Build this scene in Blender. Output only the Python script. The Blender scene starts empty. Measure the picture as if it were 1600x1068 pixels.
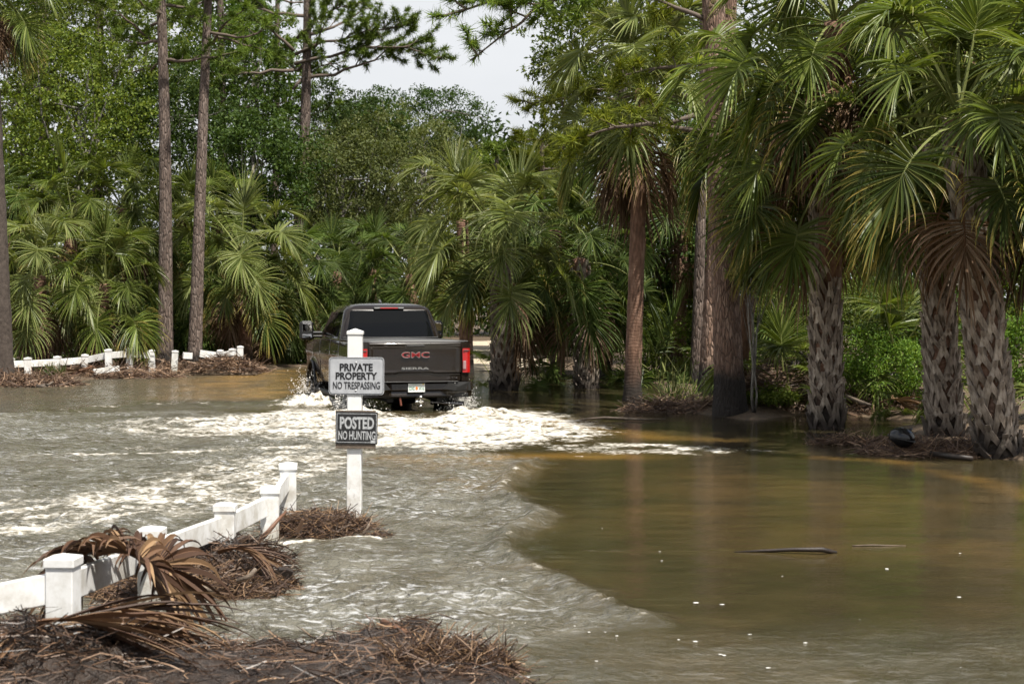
import bpy, math, random
import numpy as np
from mathutils import Vector, Matrix, noise as mnoise

scene = bpy.context.scene
COL = scene.collection
R = math.radians

# ------------------------------------------------------------------ camera
F = 2489.0          # focal length in pixels of the 1600 px wide photograph
YH = 480.0          # horizon row
HW = 1.84           # eye height above the flood water
cam_d = bpy.data.cameras.new('camera')
cam = bpy.data.objects.new('camera', cam_d); COL.objects.link(cam)
cam.location = (0, 0, HW); cam.rotation_euler = (R(90), 0, 0)
cam_d.sensor_width = 36.0; cam_d.lens = 36.0 * F / 1600.0
cam_d.shift_y = -(534.0 - YH) / 1600.0
cam_d.clip_start = 0.1; cam_d.clip_end = 3000.0
cam_d.dof.use_dof = True; cam_d.dof.focus_distance = 19.0; cam_d.dof.aperture_fstop = 5.0
scene.camera = cam

# ------------------------------------------------------------------ sky, sun, exposure
SUN_DIR = Vector((0.30, -0.36, 0.90)).normalized()      # towards the sun
el = math.asin(SUN_DIR.z); az = math.atan2(SUN_DIR.x, SUN_DIR.y)
world = bpy.data.worlds.new('World'); scene.world = world; world.use_nodes = True
wn = world.node_tree; wn.nodes.clear()
wo = wn.nodes.new('ShaderNodeOutputWorld'); wb = wn.nodes.new('ShaderNodeBackground')
sky = wn.nodes.new('ShaderNodeTexSky'); sky.sky_type = 'NISHITA'; sky.sun_disc = False
sky.sun_elevation = el; sky.sun_rotation = az; sky.dust_density = 2.0; sky.air_density = 1.0
tc = wn.nodes.new('ShaderNodeTexCoord'); mp = wn.nodes.new('ShaderNodeMapping')
mp.inputs['Scale'].default_value = (1.0, 1.0, 2.2)
cn = wn.nodes.new('ShaderNodeTexNoise'); cn.inputs['Scale'].default_value = 2.2; cn.inputs['Detail'].default_value = 6
cr = wn.nodes.new('ShaderNodeValToRGB')
cr.color_ramp.elements[0].position = 0.42; cr.color_ramp.elements[0].color = (0.03, 0.03, 0.03, 1)
cr.color_ramp.elements[1].position = 0.54; cr.color_ramp.elements[1].color = (0.97, 0.97, 0.97, 1)
cc = wn.nodes.new('ShaderNodeValToRGB')       # cloud deck brightness
cc.color_ramp.elements[0].position = 0.35; cc.color_ramp.elements[0].color = (6.7, 6.9, 7.2, 1)
cc.color_ramp.elements[1].position = 0.70; cc.color_ramp.elements[1].color = (8.2, 8.3, 8.4, 1)
mx = wn.nodes.new('ShaderNodeMixRGB')
wn.links.new(tc.outputs['Generated'], mp.inputs[0]); wn.links.new(mp.outputs[0], cn.inputs['Vector'])
sz_ = wn.nodes.new('ShaderNodeSeparateXYZ'); wn.links.new(tc.outputs['Generated'], sz_.inputs[0])
mh = wn.nodes.new('ShaderNodeMapRange'); mh.inputs['From Min'].default_value = 0.10; mh.inputs['From Max'].default_value = 0.75     # broken cloud closes up towards the horizon
mh.inputs['To Min'].default_value = 0.16; mh.inputs['To Max'].default_value = -0.04; wn.links.new(sz_.outputs[2], mh.inputs['Value'])
ma = wn.nodes.new('ShaderNodeMath'); ma.operation = 'ADD'; wn.links.new(cn.outputs['Fac'], ma.inputs[0]); wn.links.new(mh.outputs[0], ma.inputs[1])
wn.links.new(ma.outputs[0], cr.inputs[0]); wn.links.new(cn.outputs['Fac'], cc.inputs[0])
wn.links.new(cr.outputs[0], mx.inputs[0]); wn.links.new(sky.outputs[0], mx.inputs[1]); wn.links.new(cc.outputs[0], mx.inputs[2])
wn.links.new(mx.outputs[0], wb.inputs[0]); wb.inputs[1].default_value = 0.068
wn.links.new(wb.outputs[0], wo.inputs[0])

sd = bpy.data.lights.new('sun', 'SUN'); sun = bpy.data.objects.new('sun', sd); COL.objects.link(sun)
sd.energy = 5.0; sd.angle = R(0.8); sd.color = (1.0, 0.95, 0.86)
sun.rotation_euler = SUN_DIR.to_track_quat('Z', 'Y').to_euler(); sun.location = (20, 10, 40)

scene.view_settings.view_transform = 'Standard'; scene.view_settings.look = 'None'
scene.view_settings.exposure = 0.80; scene.view_settings.gamma = 1.0
scene.view_settings.use_curve_mapping = False
cy = scene.cycles
cy.use_denoising = True
cy.max_bounces = 4; cy.diffuse_bounces = 2; cy.glossy_bounces = 2; cy.transmission_bounces = 2
cy.use_adaptive_sampling = True; cy.adaptive_threshold = 0.03
cy.caustics_reflective = False; cy.caustics_refractive = False
cy.sample_clamp_indirect = 4.0

# ------------------------------------------------------------------ helpers
def P(px, py, d):
    return Vector(((px - 800.0) / F * d, d, HW - (py - YH) / F * d))
def WP(px, py, z=0.0):
    d = (HW - z) * F / (py - YH)
    return Vector(((px - 800.0) / F * d, d, z))

def mk_mesh(name, V, faces, mats=(), smooth=False, attrs=None, midx=None):
    """faces: list of int arrays (n,3) / (n,4)"""
    me = bpy.data.meshes.new(name)
    V = np.asarray(V, dtype=np.float32).reshape(-1, 3)
    fl = [np.asarray(f, dtype=np.int32) for f in faces if len(f)]
    loops = np.concatenate([f.ravel() for f in fl])
    tot = np.concatenate([np.full(len(f), f.shape[1], dtype=np.int32) for f in fl])
    start = np.concatenate(([0], np.cumsum(tot)[:-1])).astype(np.int32)
    me.vertices.add(len(V)); me.vertices.foreach_set('co', V.ravel())
    me.loops.add(len(loops)); me.loops.foreach_set('vertex_index', loops)
    me.polygons.add(len(tot)); me.polygons.foreach_set('loop_start', start); me.polygons.foreach_set('loop_total', tot)
    for m in (mats if isinstance(mats, (list, tuple)) else [mats]): me.materials.append(m)
    if midx is not None: me.polygons.foreach_set('material_index', np.asarray(midx, dtype=np.int32))
    me.polygons.foreach_set('use_smooth', np.full(len(tot), bool(smooth)))
    if attrs:
        for k, a in attrs.items():
            at = me.attributes.new(k, 'FLOAT', 'POINT'); at.data.foreach_set('value', np.asarray(a, dtype=np.float32))
    me.update(calc_edges=True); me.validate()
    return me

def put(name, me, parent=None, loc=(0, 0, 0), rot=(0, 0, 0), scale=1.0):
    o = bpy.data.objects.new(name, me); COL.objects.link(o)
    o.location = loc; o.rotation_euler = rot
    o.scale = (scale, scale, scale) if isinstance(scale, (int, float)) else scale
    if parent is not None: o.parent = parent
    return o
def tag(o, label=None, cat=None, group=None, kind=None):
    if label: o['label'] = label
    if cat: o['category'] = cat
    if group: o['group'] = group
    if kind: o['kind'] = kind
    return o
def thing(name, label, cat, loc=(0, 0, 0), rot=(0, 0, 0), group=None):
    o = put(name, None, None, loc, rot); o.empty_display_size = 0.2
    return tag(o, label, cat, group)

class MB:
    """collects faces of one mesh"""
    def __init__(s): s.V = []; s.n = 0; s.T = []; s.Q = []; s.at = []
    def add(s, V, tris=None, quads=None, at=None):
        V = np.asarray(V, dtype=np.float32).reshape(-1, 3)
        s.V.append(V)
        if tris is not None and len(tris): s.T.append(np.asarray(tris, dtype=np.int32) + s.n)
        if quads is not None and len(quads): s.Q.append(np.asarray(quads, dtype=np.int32) + s.n)
        s.at.append(np.full(len(V), 0.0 if at is None else 0.0) if at is None else np.asarray(at, dtype=np.float32))
        s.n += len(V)
    def box(s, c, size, rot=None, bev=0.0, taper=None):
        hx, hy, hz = [v / 2 for v in size]
        if bev <= 0:
            V = np.array([[x, y, z] for z in (-hz, hz) for y in (-hy, hy) for x in (-hx, hx)], float)
            Q = [[0, 2, 3, 1], [4, 5, 7, 6], [0, 1, 5, 4], [2, 6, 7, 3], [0, 4, 6, 2], [1, 3, 7, 5]]; T = []
        else:
            b = min(bev, hx * .95, hy * .95, hz * .95); V = []; idx = {}
            for sx in (-1, 1):
                for sy in (-1, 1):
                    for sz in (-1, 1):
                        for a in range(3):
                            p = [sx * (hx - b), sy * (hy - b), sz * (hz - b)]; p[a] = (sx * hx, sy * hy, sz * hz)[a]
                            idx[(sx, sy, sz, a)] = len(V); V.append(p)
            V = np.array(V, float); Q = []; T = []
            for a in range(3):
                o1, o2 = [q for q in range(3) if q != a]
                for sg in (-1, 1):
                    f = []
                    for (u, v) in ((-1, -1), (1, -1), (1, 1), (-1, 1)):
                        k = [0, 0, 0]; k[a] = sg; k[o1] = u; k[o2] = v; f.append(idx[(*k, a)])
                    Q.append(f)
            for a in range(3):
                o1, o2 = [q for q in range(3) if q != a]
                for u in (-1, 1):
                    for v in (-1, 1):
                        k0 = [0, 0, 0]; k1 = [0, 0, 0]; k0[a] = -1; k1[a] = 1
                        for k in (k0, k1): k[o1] = u; k[o2] = v
                        Q.append([idx[(*k0, o1)], idx[(*k1, o1)], idx[(*k1, o2)], idx[(*k0, o2)]])
            for sx in (-1, 1):
                for sy in (-1, 1):
                    for sz in (-1, 1): T.append([idx[(sx, sy, sz, a)] for a in range(3)])
            cen = V.mean(0)
            def fix(f):
                p = V[f]; nn = np.cross(p[1] - p[0], p[2] - p[0])
                return f[::-1] if np.dot(nn, p.mean(0) - cen) < 0 else f
            Q = [fix(f) for f in Q]; T = [fix(f) for f in T]
        if taper is not None:
            k = 1 + (taper - 1) * (V[:, 2:3] + hz) / (2 * hz); V[:, :2] *= k
        if rot is not None: V = V @ np.array(rot.to_3x3()).T
        s.add(V + np.array(c), T, Q); return s
    def tube(s, pts, rad, n=8, cap=True, at=None):
        pts = [Vector(p) for p in pts]; m = len(pts)
        if isinstance(rad, (int, float)): rad = [rad] * m
        ref = Vector((0, 0, 1)); V = []; prev = None
        for i, p in enumerate(pts):
            t = (pts[min(i + 1, m - 1)] - pts[max(i - 1, 0)])
            t = t.normalized() if t.length > 1e-9 else Vector((0, 0, 1))
            if prev is None:
                a = Vector((1, 0, 0)) if abs(t.x) < 0.8 else Vector((0, 1, 0))
                u = (a - t * a.dot(t)).normalized()
            else: u = (prev - t * prev.dot(t)).normalized()
            prev = u; v = t.cross(u)
            for k in range(n):
                an = 2 * math.pi * k / n
                V.append(p + (u * math.cos(an) + v * math.sin(an)) * rad[i])
        Q = [[i * n + k, i * n + (k + 1) % n, (i + 1) * n + (k + 1) % n, (i + 1) * n + k] for i in range(m - 1) for k in range(n)]
        T = []
        V = [tuple(q) for q in V]
        if cap:
            V.append(tuple(pts[0])); V.append(tuple(pts[-1])); c0 = len(V) - 2; c1 = len(V) - 1
            for k in range(n):
                T.append([c0, (k + 1) % n, k]); T.append([c1, (m - 1) * n + k, (m - 1) * n + (k + 1) % n])
        s.add(V, T, Q); return s
    def poly_prism(s, pts2, z0, z1, xf=None):
        """convex-ish polygon (list of (a,b)) extruded in local z; xf maps (a,b,c)->xyz"""
        n = len(pts2)
        V = [(a, b, z0) for a, b in pts2] + [(a, b, z1) for a, b in pts2]
        ca = sum(a for a, b in pts2) / n; cb = sum(b for a, b in pts2) / n
        V += [(ca, cb, z0), (ca, cb, z1)]
        Q = [[i, (i + 1) % n, n + (i + 1) % n, n + i] for i in range(n)]
        T = [[2 * n, (i + 1) % n, i] for i in range(n)] + [[2 * n + 1, n + i, n + (i + 1) % n] for i in range(n)]
        if xf: V = [xf(*v) for v in V]
        s.add(V, T, Q); return s
    def mesh(s, name, mats, smooth=False, attr=None):
        fs = []
        if s.T: fs.append(np.concatenate(s.T))
        if s.Q: fs.append(np.concatenate(s.Q))
        at = {attr: np.concatenate(s.at)} if attr else None
        return mk_mesh(name, np.concatenate(s.V), fs, mats, smooth, at)
    def build(s, name, mats, parent=None, smooth=False, loc=(0, 0, 0), rot=(0, 0, 0), attr=None):
        return put(name, s.mesh(name, mats, smooth, attr), parent, loc, rot)

# gradient noise on numpy arrays
_rs = np.random.RandomState(7); _perm = _rs.permutation(1024).astype(np.int64); _ga = _rs.rand(1024) * 2 * np.pi
def _h(ix, iy, sd): return _perm[(_perm[(ix + sd * 131) & 1023] + iy) & 1023]
def pn(x, y, sd=0):
    x = np.asarray(x, float); y = np.asarray(y, float)
    ix = np.floor(x).astype(np.int64); iy = np.floor(y).astype(np.int64); fx = x - ix; fy = y - iy
    u = fx * fx * fx * (fx * (fx * 6 - 15) + 10); v = fy * fy * fy * (fy * (fy * 6 - 15) + 10)
    def g(a, b):
        an = _ga[_h(ix + a, iy + b, sd)]; return np.cos(an) * (fx - a) + np.sin(an) * (fy - b)
    n00, n10, n01, n11 = g(0, 0), g(1, 0), g(0, 1), g(1, 1)
    return ((n00 * (1 - u) + n10 * u) * (1 - v) + (n01 * (1 - u) + n11 * u) * v) * 1.5
def fbm(x, y, o=4, sd=0, g=0.5):
    a = 1.0; r = 0; f = 1.0
    for i in range(o): r = r + a * pn(x * f, y * f, sd + i); a *= g; f *= 2.03
    return r
def sstep(a, b, x):
    t = np.clip((x - a) / (b - a), 0, 1); return t * t * (3 - 2 * t)
def seg_dist(X, Y, p, q):
    dx, dy = q[0] - p[0], q[1] - p[1]; L = dx * dx + dy * dy + 1e-12
    t = np.clip(((X - p[0]) * dx + (Y - p[1]) * dy) / L, 0, 1)
    return np.hypot(X - p[0] - t * dx, Y - p[1] - t * dy), t
def poly_sd(X, Y, pts):
    """signed distance, positive inside"""
    D = np.full(np.shape(X), 1e9); ins = np.zeros(np.shape(X), bool); n = len(pts)
    for i in range(n):
        p, q = pts[i], pts[(i + 1) % n]
        D = np.minimum(D, seg_dist(X, Y, p, q)[0])
        c = ((p[1] > Y) != (q[1] > Y)) & (X < (q[0] - p[0]) * (Y - p[1]) / ((q[1] - p[1]) + 1e-12) + p[0])
        ins ^= c
    return np.where(ins, D, -D)
def line_d(X, Y, pts):
    D = np.full(np.shape(X), 1e9)
    for i in range(len(pts) - 1): D = np.minimum(D, seg_dist(X, Y, pts[i], pts[i + 1])[0])
    return D
def wpx(lst, z=0.0): return [tuple(WP(x, y, z))[:2] for x, y in lst]

# ------------------------------------------------------------------ materials
class NT:
    def __init__(s, name):
        s.m = bpy.data.materials.new(name); s.m.use_nodes = True; s.t = s.m.node_tree
        s.b = s.t.nodes['Principled BSDF']; s.o = s.t.nodes['Material Output']
    def n(s, typ, **kw):
        nd = s.t.nodes.new('ShaderNode' + typ)
        for k, v in kw.items():
            if k.startswith('_'): setattr(nd, k[1:], v)
            else: nd.inputs[k.replace('__', ' ')].default_value = v
        return nd
    def l(s, a, b): s.t.links.new(a, b); return s
    def ramp(s, fac, stops):
        r = s.n('ValToRGB'); e = r.color_ramp.elements
        while len(e) < len(stops): e.new(0.5)
        for k, (p, c) in enumerate(stops):
            e[k].position = p; e[k].color = (*c, 1) if len(c) == 3 else c
        s.l(fac, r.inputs[0]); return r.outputs[0]
    def mix(s, f, a, b, typ='MIX'):
        x = s.n('MixRGB', _blend_type=typ)
        for k, v in ((0, f), (1, a), (2, b)):
            if hasattr(v, 'node'): s.l(v, x.inputs[k])
            elif k == 0: x.inputs[0].default_value = v
            else: x.inputs[k].default_value = (*v, 1)
        return x.outputs[0]
    def math(s, op, a, b=0.0, clamp=False):
        x = s.n('Math', _operation=op, _use_clamp=clamp)
        for k, v in ((0, a), (1, b)):
            if hasattr(v, 'node'): s.l(v, x.inputs[k])
            else: x.inputs[k].default_value = v
        return x.outputs[0]
    def noise(s, scale, detail=4, vec=None, rough=0.5, sc3=None, kind='Object'):
        n = s.n('TexNoise', Scale=scale, Detail=detail, Roughness=rough)
        c = s.n('TexCoord')
        if kind == 'World': g = s.n('NewGeometry'); src = g.outputs['Position']
        else: src = c.outputs[kind]
        if sc3:
            m = s.n('Mapping'); m.inputs['Scale'].default_value = sc3; s.l(src, m.inputs[0]); src = m.outputs[0]
        s.l(src, n.inputs['Vector']); return n.outputs['Fac']
    def bump(s, h, strength=0.5, dist=0.02):
        b = s.n('Bump', Strength=strength, Distance=dist); s.l(h, b.inputs['Height']); s.l(b.outputs[0], s.b.inputs['Normal']); return b
    def base(s, c):
        if hasattr(c, 'node'): s.l(c, s.b.inputs['Base Color'])
        else: s.b.inputs['Base Color'].default_value = (*c, 1)
        return s
    def set(s, **kw):
        for k, v in kw.items(): s.b.inputs[k.replace('__', ' ')].default_value = v
        return s
    def attr(s, name): return s.n('Attribute', _attribute_name=name).outputs['Fac']

def simple(name, c, rough=0.5, metallic=0.0, spec=0.5, coat=0.0):
    t = NT(name); t.base(c).set(Roughness=rough, Metallic=metallic); t.b.inputs['Specular IOR Level'].default_value = spec
    t.b.inputs['Coat Weight'].default_value = coat; t.b.inputs['Coat Roughness'].default_value = 0.04
    return t.m

def leaf_mat(name, c0, c1, c2, tip=None, tip_at=(0.75, 1.0), rough=0.42, trans=0.28, tcol=None, spec=0.5, objvar=0.45):
    t = NT(name); g = t.n('NewGeometry'); oi = t.n('ObjectInfo')
    col = t.ramp(g.outputs['Random Per Island'], [(0.0, c0), (0.55, c1), (1.0, c2)])
    ov = t.ramp(oi.outputs['Random'], [(0, (1 - objvar,) * 3), (1, (1 + objvar * .55,) * 3)])
    col = t.mix(1.0, col, ov, 'MULTIPLY')
    if tip is not None:
        al = t.attr('along'); j = t.math('MULTIPLY', g.outputs['Random Per Island'], 0.35)
        al2 = t.math('ADD', al, j); al2 = t.math('SUBTRACT', al2, 0.17)
        mr = t.n('MapRange', _interpolation_type='SMOOTHSTEP'); t.l(al2, mr.inputs['Value'])
        mr.inputs['From Min'].default_value = tip_at[0]; mr.inputs['From Max'].default_value = tip_at[1]
        col = t.mix(mr.outputs[0], col, tip)
    t.base(col).set(Roughness=rough); t.b.inputs['Specular IOR Level'].default_value = spec
    if trans > 0:
        tr = t.n('BsdfTranslucent'); tc_ = t.mix(1.0, col, tcol or (1.5, 1.5, 0.6), 'MULTIPLY'); t.l(tc_, tr.inputs['Color'])
        ms = t.n('MixShader'); ms.inputs[0].default_value = trans
        t.l(t.b.outputs[0], ms.inputs[1]); t.l(tr.outputs[0], ms.inputs[2]); t.l(ms.outputs[0], t.o.inputs['Surface'])
    return t.m

M = {}
M['frond'] = leaf_mat('palm_green', (0.066, 0.098, 0.016), (0.130, 0.170, 0.032), (0.22, 0.25, 0.070), tip=(0.24, 0.22, 0.08), tip_at=(0.75, 1.15), rough=0.42, trans=0.28, spec=0.34, objvar=0.32)
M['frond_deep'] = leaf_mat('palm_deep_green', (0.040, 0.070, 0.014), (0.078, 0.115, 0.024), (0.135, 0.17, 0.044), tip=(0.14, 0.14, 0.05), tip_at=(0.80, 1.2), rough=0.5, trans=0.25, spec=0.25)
M['frond_pale'] = leaf_mat('palm_silvery_green', (0.095, 0.125, 0.034), (0.175, 0.205, 0.066), (0.27, 0.29, 0.115), tip=(0.30, 0.28, 0.11), tip_at=(0.75, 1.15), rough=0.42, trans=0.3, spec=0.36, objvar=0.25)
M['frond_old'] = leaf_mat('palm_yellowing', (0.050, 0.080, 0.018), (0.090, 0.115, 0.025), (0.16, 0.16, 0.04), tip=(0.34, 0.26, 0.075), tip_at=(0.55, 1.05), rough=0.45, trans=0.25, spec=0.3)
M['frond_dead'] = leaf_mat('palm_dead', (0.10, 0.058, 0.030), (0.17, 0.105, 0.060), (0.30, 0.22, 0.15), rough=0.7, trans=0.12, tcol=(1.2, 1.0, 0.7), spec=0.25, objvar=0.5)
M['frond_brown'] = leaf_mat('palm_dead_wet', (0.035, 0.016, 0.009), (0.095, 0.047, 0.024), (0.26, 0.165, 0.085), rough=0.68, trans=0.06, tcol=(1.2, 0.9, 0.6), spec=0.45, objvar=0.3)
M['petiole'] = simple('petiole', (0.12, 0.135, 0.04), 0.7, spec=0.2)
M['petiole_dead'] = simple('petiole_dead', (0.13, 0.068, 0.036), 0.75, spec=0.2)
M['leaf_mid'] = leaf_mat('leaf_mid', (0.050, 0.078, 0.011), (0.098, 0.138, 0.020), (0.18, 0.21, 0.038), rough=0.6, trans=0.3, spec=0.18)
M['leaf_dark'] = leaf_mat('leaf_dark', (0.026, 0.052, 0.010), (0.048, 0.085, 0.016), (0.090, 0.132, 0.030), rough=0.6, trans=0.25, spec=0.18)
M['leaf_olive'] = leaf_mat('leaf_olive', (0.060, 0.078, 0.022), (0.100, 0.120, 0.038), (0.155, 0.17, 0.065), rough=0.6, trans=0.25, spec=0.18)
M['leaf_bright'] = leaf_mat('leaf_bright', (0.045, 0.095, 0.012), (0.085, 0.150, 0.020), (0.14, 0.20, 0.035), rough=0.6, trans=0.32, spec=0.18)
M['needle'] = leaf_mat('needle', (0.055, 0.095, 0.014), (0.105, 0.160, 0.022), (0.18, 0.235, 0.038), rough=0.6, trans=0.25, spec=0.18)
M['needle_bright'] = leaf_mat('needle_bright', (0.085, 0.115, 0.012), (0.15, 0.18, 0.018), (0.24, 0.25, 0.03), rough=0.6, trans=0.32, spec=0.18)
M['needle_far'] = leaf_mat('needle_far', (0.034, 0.075, 0.013), (0.062, 0.118, 0.022), (0.110, 0.17, 0.036), rough=0.6, trans=0.25, spec=0.18)
M['grass'] = leaf_mat('grass', (0.07, 0.12, 0.02), (0.13, 0.17, 0.03), (0.28, 0.26, 0.08), rough=0.5, trans=0.3)

def bark(name, c0, c1, c2, wet=(0.018, 0.013, 0.010), wet_h=0.5, sc=(15, 15, 3.6), bstr=0.8):
    t = NT(name); c = t.n('TexCoord'); mpn = t.n('Mapping'); mpn.inputs['Scale'].default_value = sc; t.l(c.outputs['Object'], mpn.inputs[0])
    nz = t.n('TexNoise', Scale=1.5, Detail=4); t.l(mpn.outputs[0], nz.inputs['Vector'])
    mv = t.mix(0.25, mpn.outputs[0], nz.outputs['Color'], 'ADD')
    vo = t.n('TexVoronoi', _feature='DISTANCE_TO_EDGE', Scale=1.3); t.l(mv, vo.inputs['Vector'])
    vc = t.n('TexVoronoi', Scale=1.3); t.l(mv, vc.inputs['Vector'])
    fine = t.noise(30, 5, sc3=(1, 1, .35))
    sep = t.n('SeparateColor'); t.l(vc.outputs['Color'], sep.inputs[0])
    f = t.math('ADD', t.math('MULTIPLY', sep.outputs[0], 0.40), t.math('MULTIPLY', fine, 0.6))
    col = t.ramp(f, [(0.2, c0), (0.55, c1), (0.85, c2)])
    crack = t.ramp(vo.outputs['Distance'], [(0.0, (0.50,) * 3), (0.12, (1,) * 3)])
    col = t.mix(1.0, col, crack, 'MULTIPLY')
    sx = t.n('SeparateXYZ'); g = t.n('NewGeometry'); t.l(g.outputs['Position'], sx.inputs[0])
    wz = t.math('ADD', sx.outputs[2], t.math('MULTIPLY', t.noise(3.0, 3), -0.5))
    w = t.n('MapRange'); t.l(wz, w.inputs['Value']); w.inputs['From Min'].default_value = -0.1 + wet_h; w.inputs['From Max'].default_value = -0.4 + wet_h
    col = t.mix(w.outputs[0], col, wet)
    t.base(col).set(Roughness=0.85)
    hgt = t.math('ADD', t.ramp(vo.outputs['Distance'], [(0, (0,) * 3), (0.2, (1,) * 3)]), t.math('MULTIPLY', fine, 0.5))
    t.bump(hgt, bstr, 0.03); return t.m
M['pine_bark'] = bark('pine_bark', (0.105, 0.060, 0.040), (0.20, 0.122, 0.085), (0.33, 0.235, 0.18), wet_h=0.75)
M['pine_bark_far'] = bark('pine_bark_far', (0.070, 0.047, 0.036), (0.125, 0.090, 0.072), (0.21, 0.165, 0.14), wet_h=0.6, sc=(13, 13, 2.6))
M['grey_bark'] = bark('grey_bark', (0.10, 0.09, 0.075), (0.19, 0.175, 0.15), (0.34, 0.32, 0.28), wet_h=0.2, sc=(6, 6, 1.5))
M['limb'] = simple('limb_bark', (0.10, 0.075, 0.058), 0.85)

def palm_trunk_mat(name, ring=0.0):
    t = NT(name); f = t.noise(20, 6, sc3=(1, 1, .25)); f2 = t.noise(3, 4)
    col = t.ramp(t.math('ADD', t.math('MULTIPLY', f, .65), t.math('MULTIPLY', f2, .35)), [(0.3, (0.06, 0.033, 0.021)), (0.5, (0.155, 0.083, 0.052)), (0.72, (0.27, 0.17, 0.12))])
    sx = t.n('SeparateXYZ'); g = t.n('NewGeometry'); t.l(g.outputs['Position'], sx.inputs[0])
    w = t.n('MapRange'); t.l(t.math('ADD', sx.outputs[2], t.math('MULTIPLY', f2, -0.6)), w.inputs['Value'])
    w.inputs['From Min'].default_value = 0.7; w.inputs['From Max'].default_value = 0.0
    col = t.mix(w.outputs[0], col, (0.02, 0.014, 0.010))
    t.base(col).set(Roughness=0.9)
    wv = t.n('TexWave', _bands_direction='Z', Scale=5.0, Distortion=9.0, Detail=2); tcn = t.n('TexCoord'); t.l(tcn.outputs['Object'], wv.inputs['Vector'])
    t.bump(t.math('ADD', t.math('MULTIPLY', wv.outputs['Fac'], ring), f), 0.8, 0.025); return t.m
M['palm_trunk'] = palm_trunk_mat('palm_trunk', 0.3)
M['palm_ringed'] = palm_trunk_mat('palm_ringed_trunk', 0.12)
def boot_mat(name):
    t = NT(name); oi = t.n('ObjectInfo'); f = t.noise(25, 5, sc3=(1, 1, .4))
    col = t.ramp(f, [(0.3, (0.16, 0.13, 0.105)), (0.5, (0.30, 0.255, 0.21)), (0.7, (0.45, 0.40, 0.34))])
    ov = t.ramp(oi.outputs['Random'], [(0, (0.55, 0.50, 0.46)), (0.5, (0.9, 0.88, 0.86)), (1, (1.2, 1.18, 1.15))])
    col = t.mix(1.0, col, ov, 'MULTIPLY')
    sx = t.n('SeparateXYZ'); g = t.n('NewGeometry'); t.l(g.outputs['Position'], sx.inputs[0])
    w = t.n('MapRange'); t.l(t.math('ADD', sx.outputs[2], t.math('MULTIPLY', t.noise(4, 3, kind='World'), -0.5)), w.inputs['Value'])
    w.inputs['From Min'].default_value = 0.25; w.inputs['From Max'].default_value = -0.15
    col = t.mix(w.outputs[0], col, (0.035, 0.026, 0.02))
    t.base(col).set(Roughness=0.8); t.bump(f, 0.5, 0.01); return t.m
M['boot'] = boot_mat('leaf_base_grey')

def litter_mat(name, stops, rough=0.75, scale=9, bd=0.03, spec=0.4):
    t = NT(name); a = t.noise(scale, 8, kind='World', rough=0.65); b = t.noise(scale * 7, 4, kind='World')
    f = t.math('ADD', t.math('MULTIPLY', a, .6), t.math('MULTIPLY', b, .4))
    t.base(t.ramp(f, stops)).set(Roughness=rough); t.b.inputs['Specular IOR Level'].default_value = spec
    t.bump(f, 0.9, bd); return t.m
M['palm_dark'] = litter_mat('palm_dark_trunk', [(0.35, (0.022, 0.016, 0.012)), (0.5, (0.055, 0.042, 0.034)), (0.68, (0.10, 0.08, 0.066))], rough=0.9, scale=10, bd=.02)
M['ground'] = litter_mat('forest_litter', [(0.32, (0.035, 0.024, 0.015)), (0.5, (0.085, 0.058, 0.036)), (0.62, (0.14, 0.10, 0.062)), (0.75, (0.20, 0.15, 0.10))])
M['mud'] = litter_mat('wet_muck', [(0.35, (0.010, 0.007, 0.005)), (0.5, (0.026, 0.017, 0.012)), (0.65, (0.055, 0.038, 0.028))], rough=0.42, bd=0.05)
M['sand'] = litter_mat('pale_sand', [(0.35, (0.33, 0.27, 0.19)), (0.65, (0.50, 0.43, 0.33))], rough=0.9)
def straw_mat(name, c0, c1, c2, rough=0.6):
    t = NT(name); g = t.n('NewGeometry')
    t.base(t.ramp(g.outputs['Random Per Island'], [(0, c0), (0.55, c1), (0.9, c2), (1.0, tuple(min(1, v * 1.5) for v in c2))])).set(Roughness=rough); return t.m
M['straw'] = straw_mat('straw', (0.020, 0.010, 0.006), (0.060, 0.030, 0.016), (0.19, 0.115, 0.06))
M['straw_dark'] = straw_mat('straw_wet', (0.010, 0.006, 0.004), (0.030, 0.016, 0.010), (0.11, 0.065, 0.038), 0.45)
M['straw_pale'] = straw_mat('straw_pale', (0.035, 0.019, 0.011), (0.10, 0.055, 0.032), (0.24, 0.155, 0.095))
M['stick'] = straw_mat('stick_brown', (0.07, 0.032, 0.016), (0.12, 0.055, 0.028), (0.17, 0.09, 0.05))
M['driftwood'] = litter_mat('driftwood', [(0.35, (0.06, 0.045, 0.034)), (0.6, (0.18, 0.14, 0.105))], rough=0.7, scale=14, bd=0.008)
M['darkwood'] = litter_mat('wet_black_wood', [(0.35, (0.008, 0.006, 0.005)), (0.65, (0.035, 0.024, 0.018))], rough=0.5, scale=14, bd=0.008)

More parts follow.
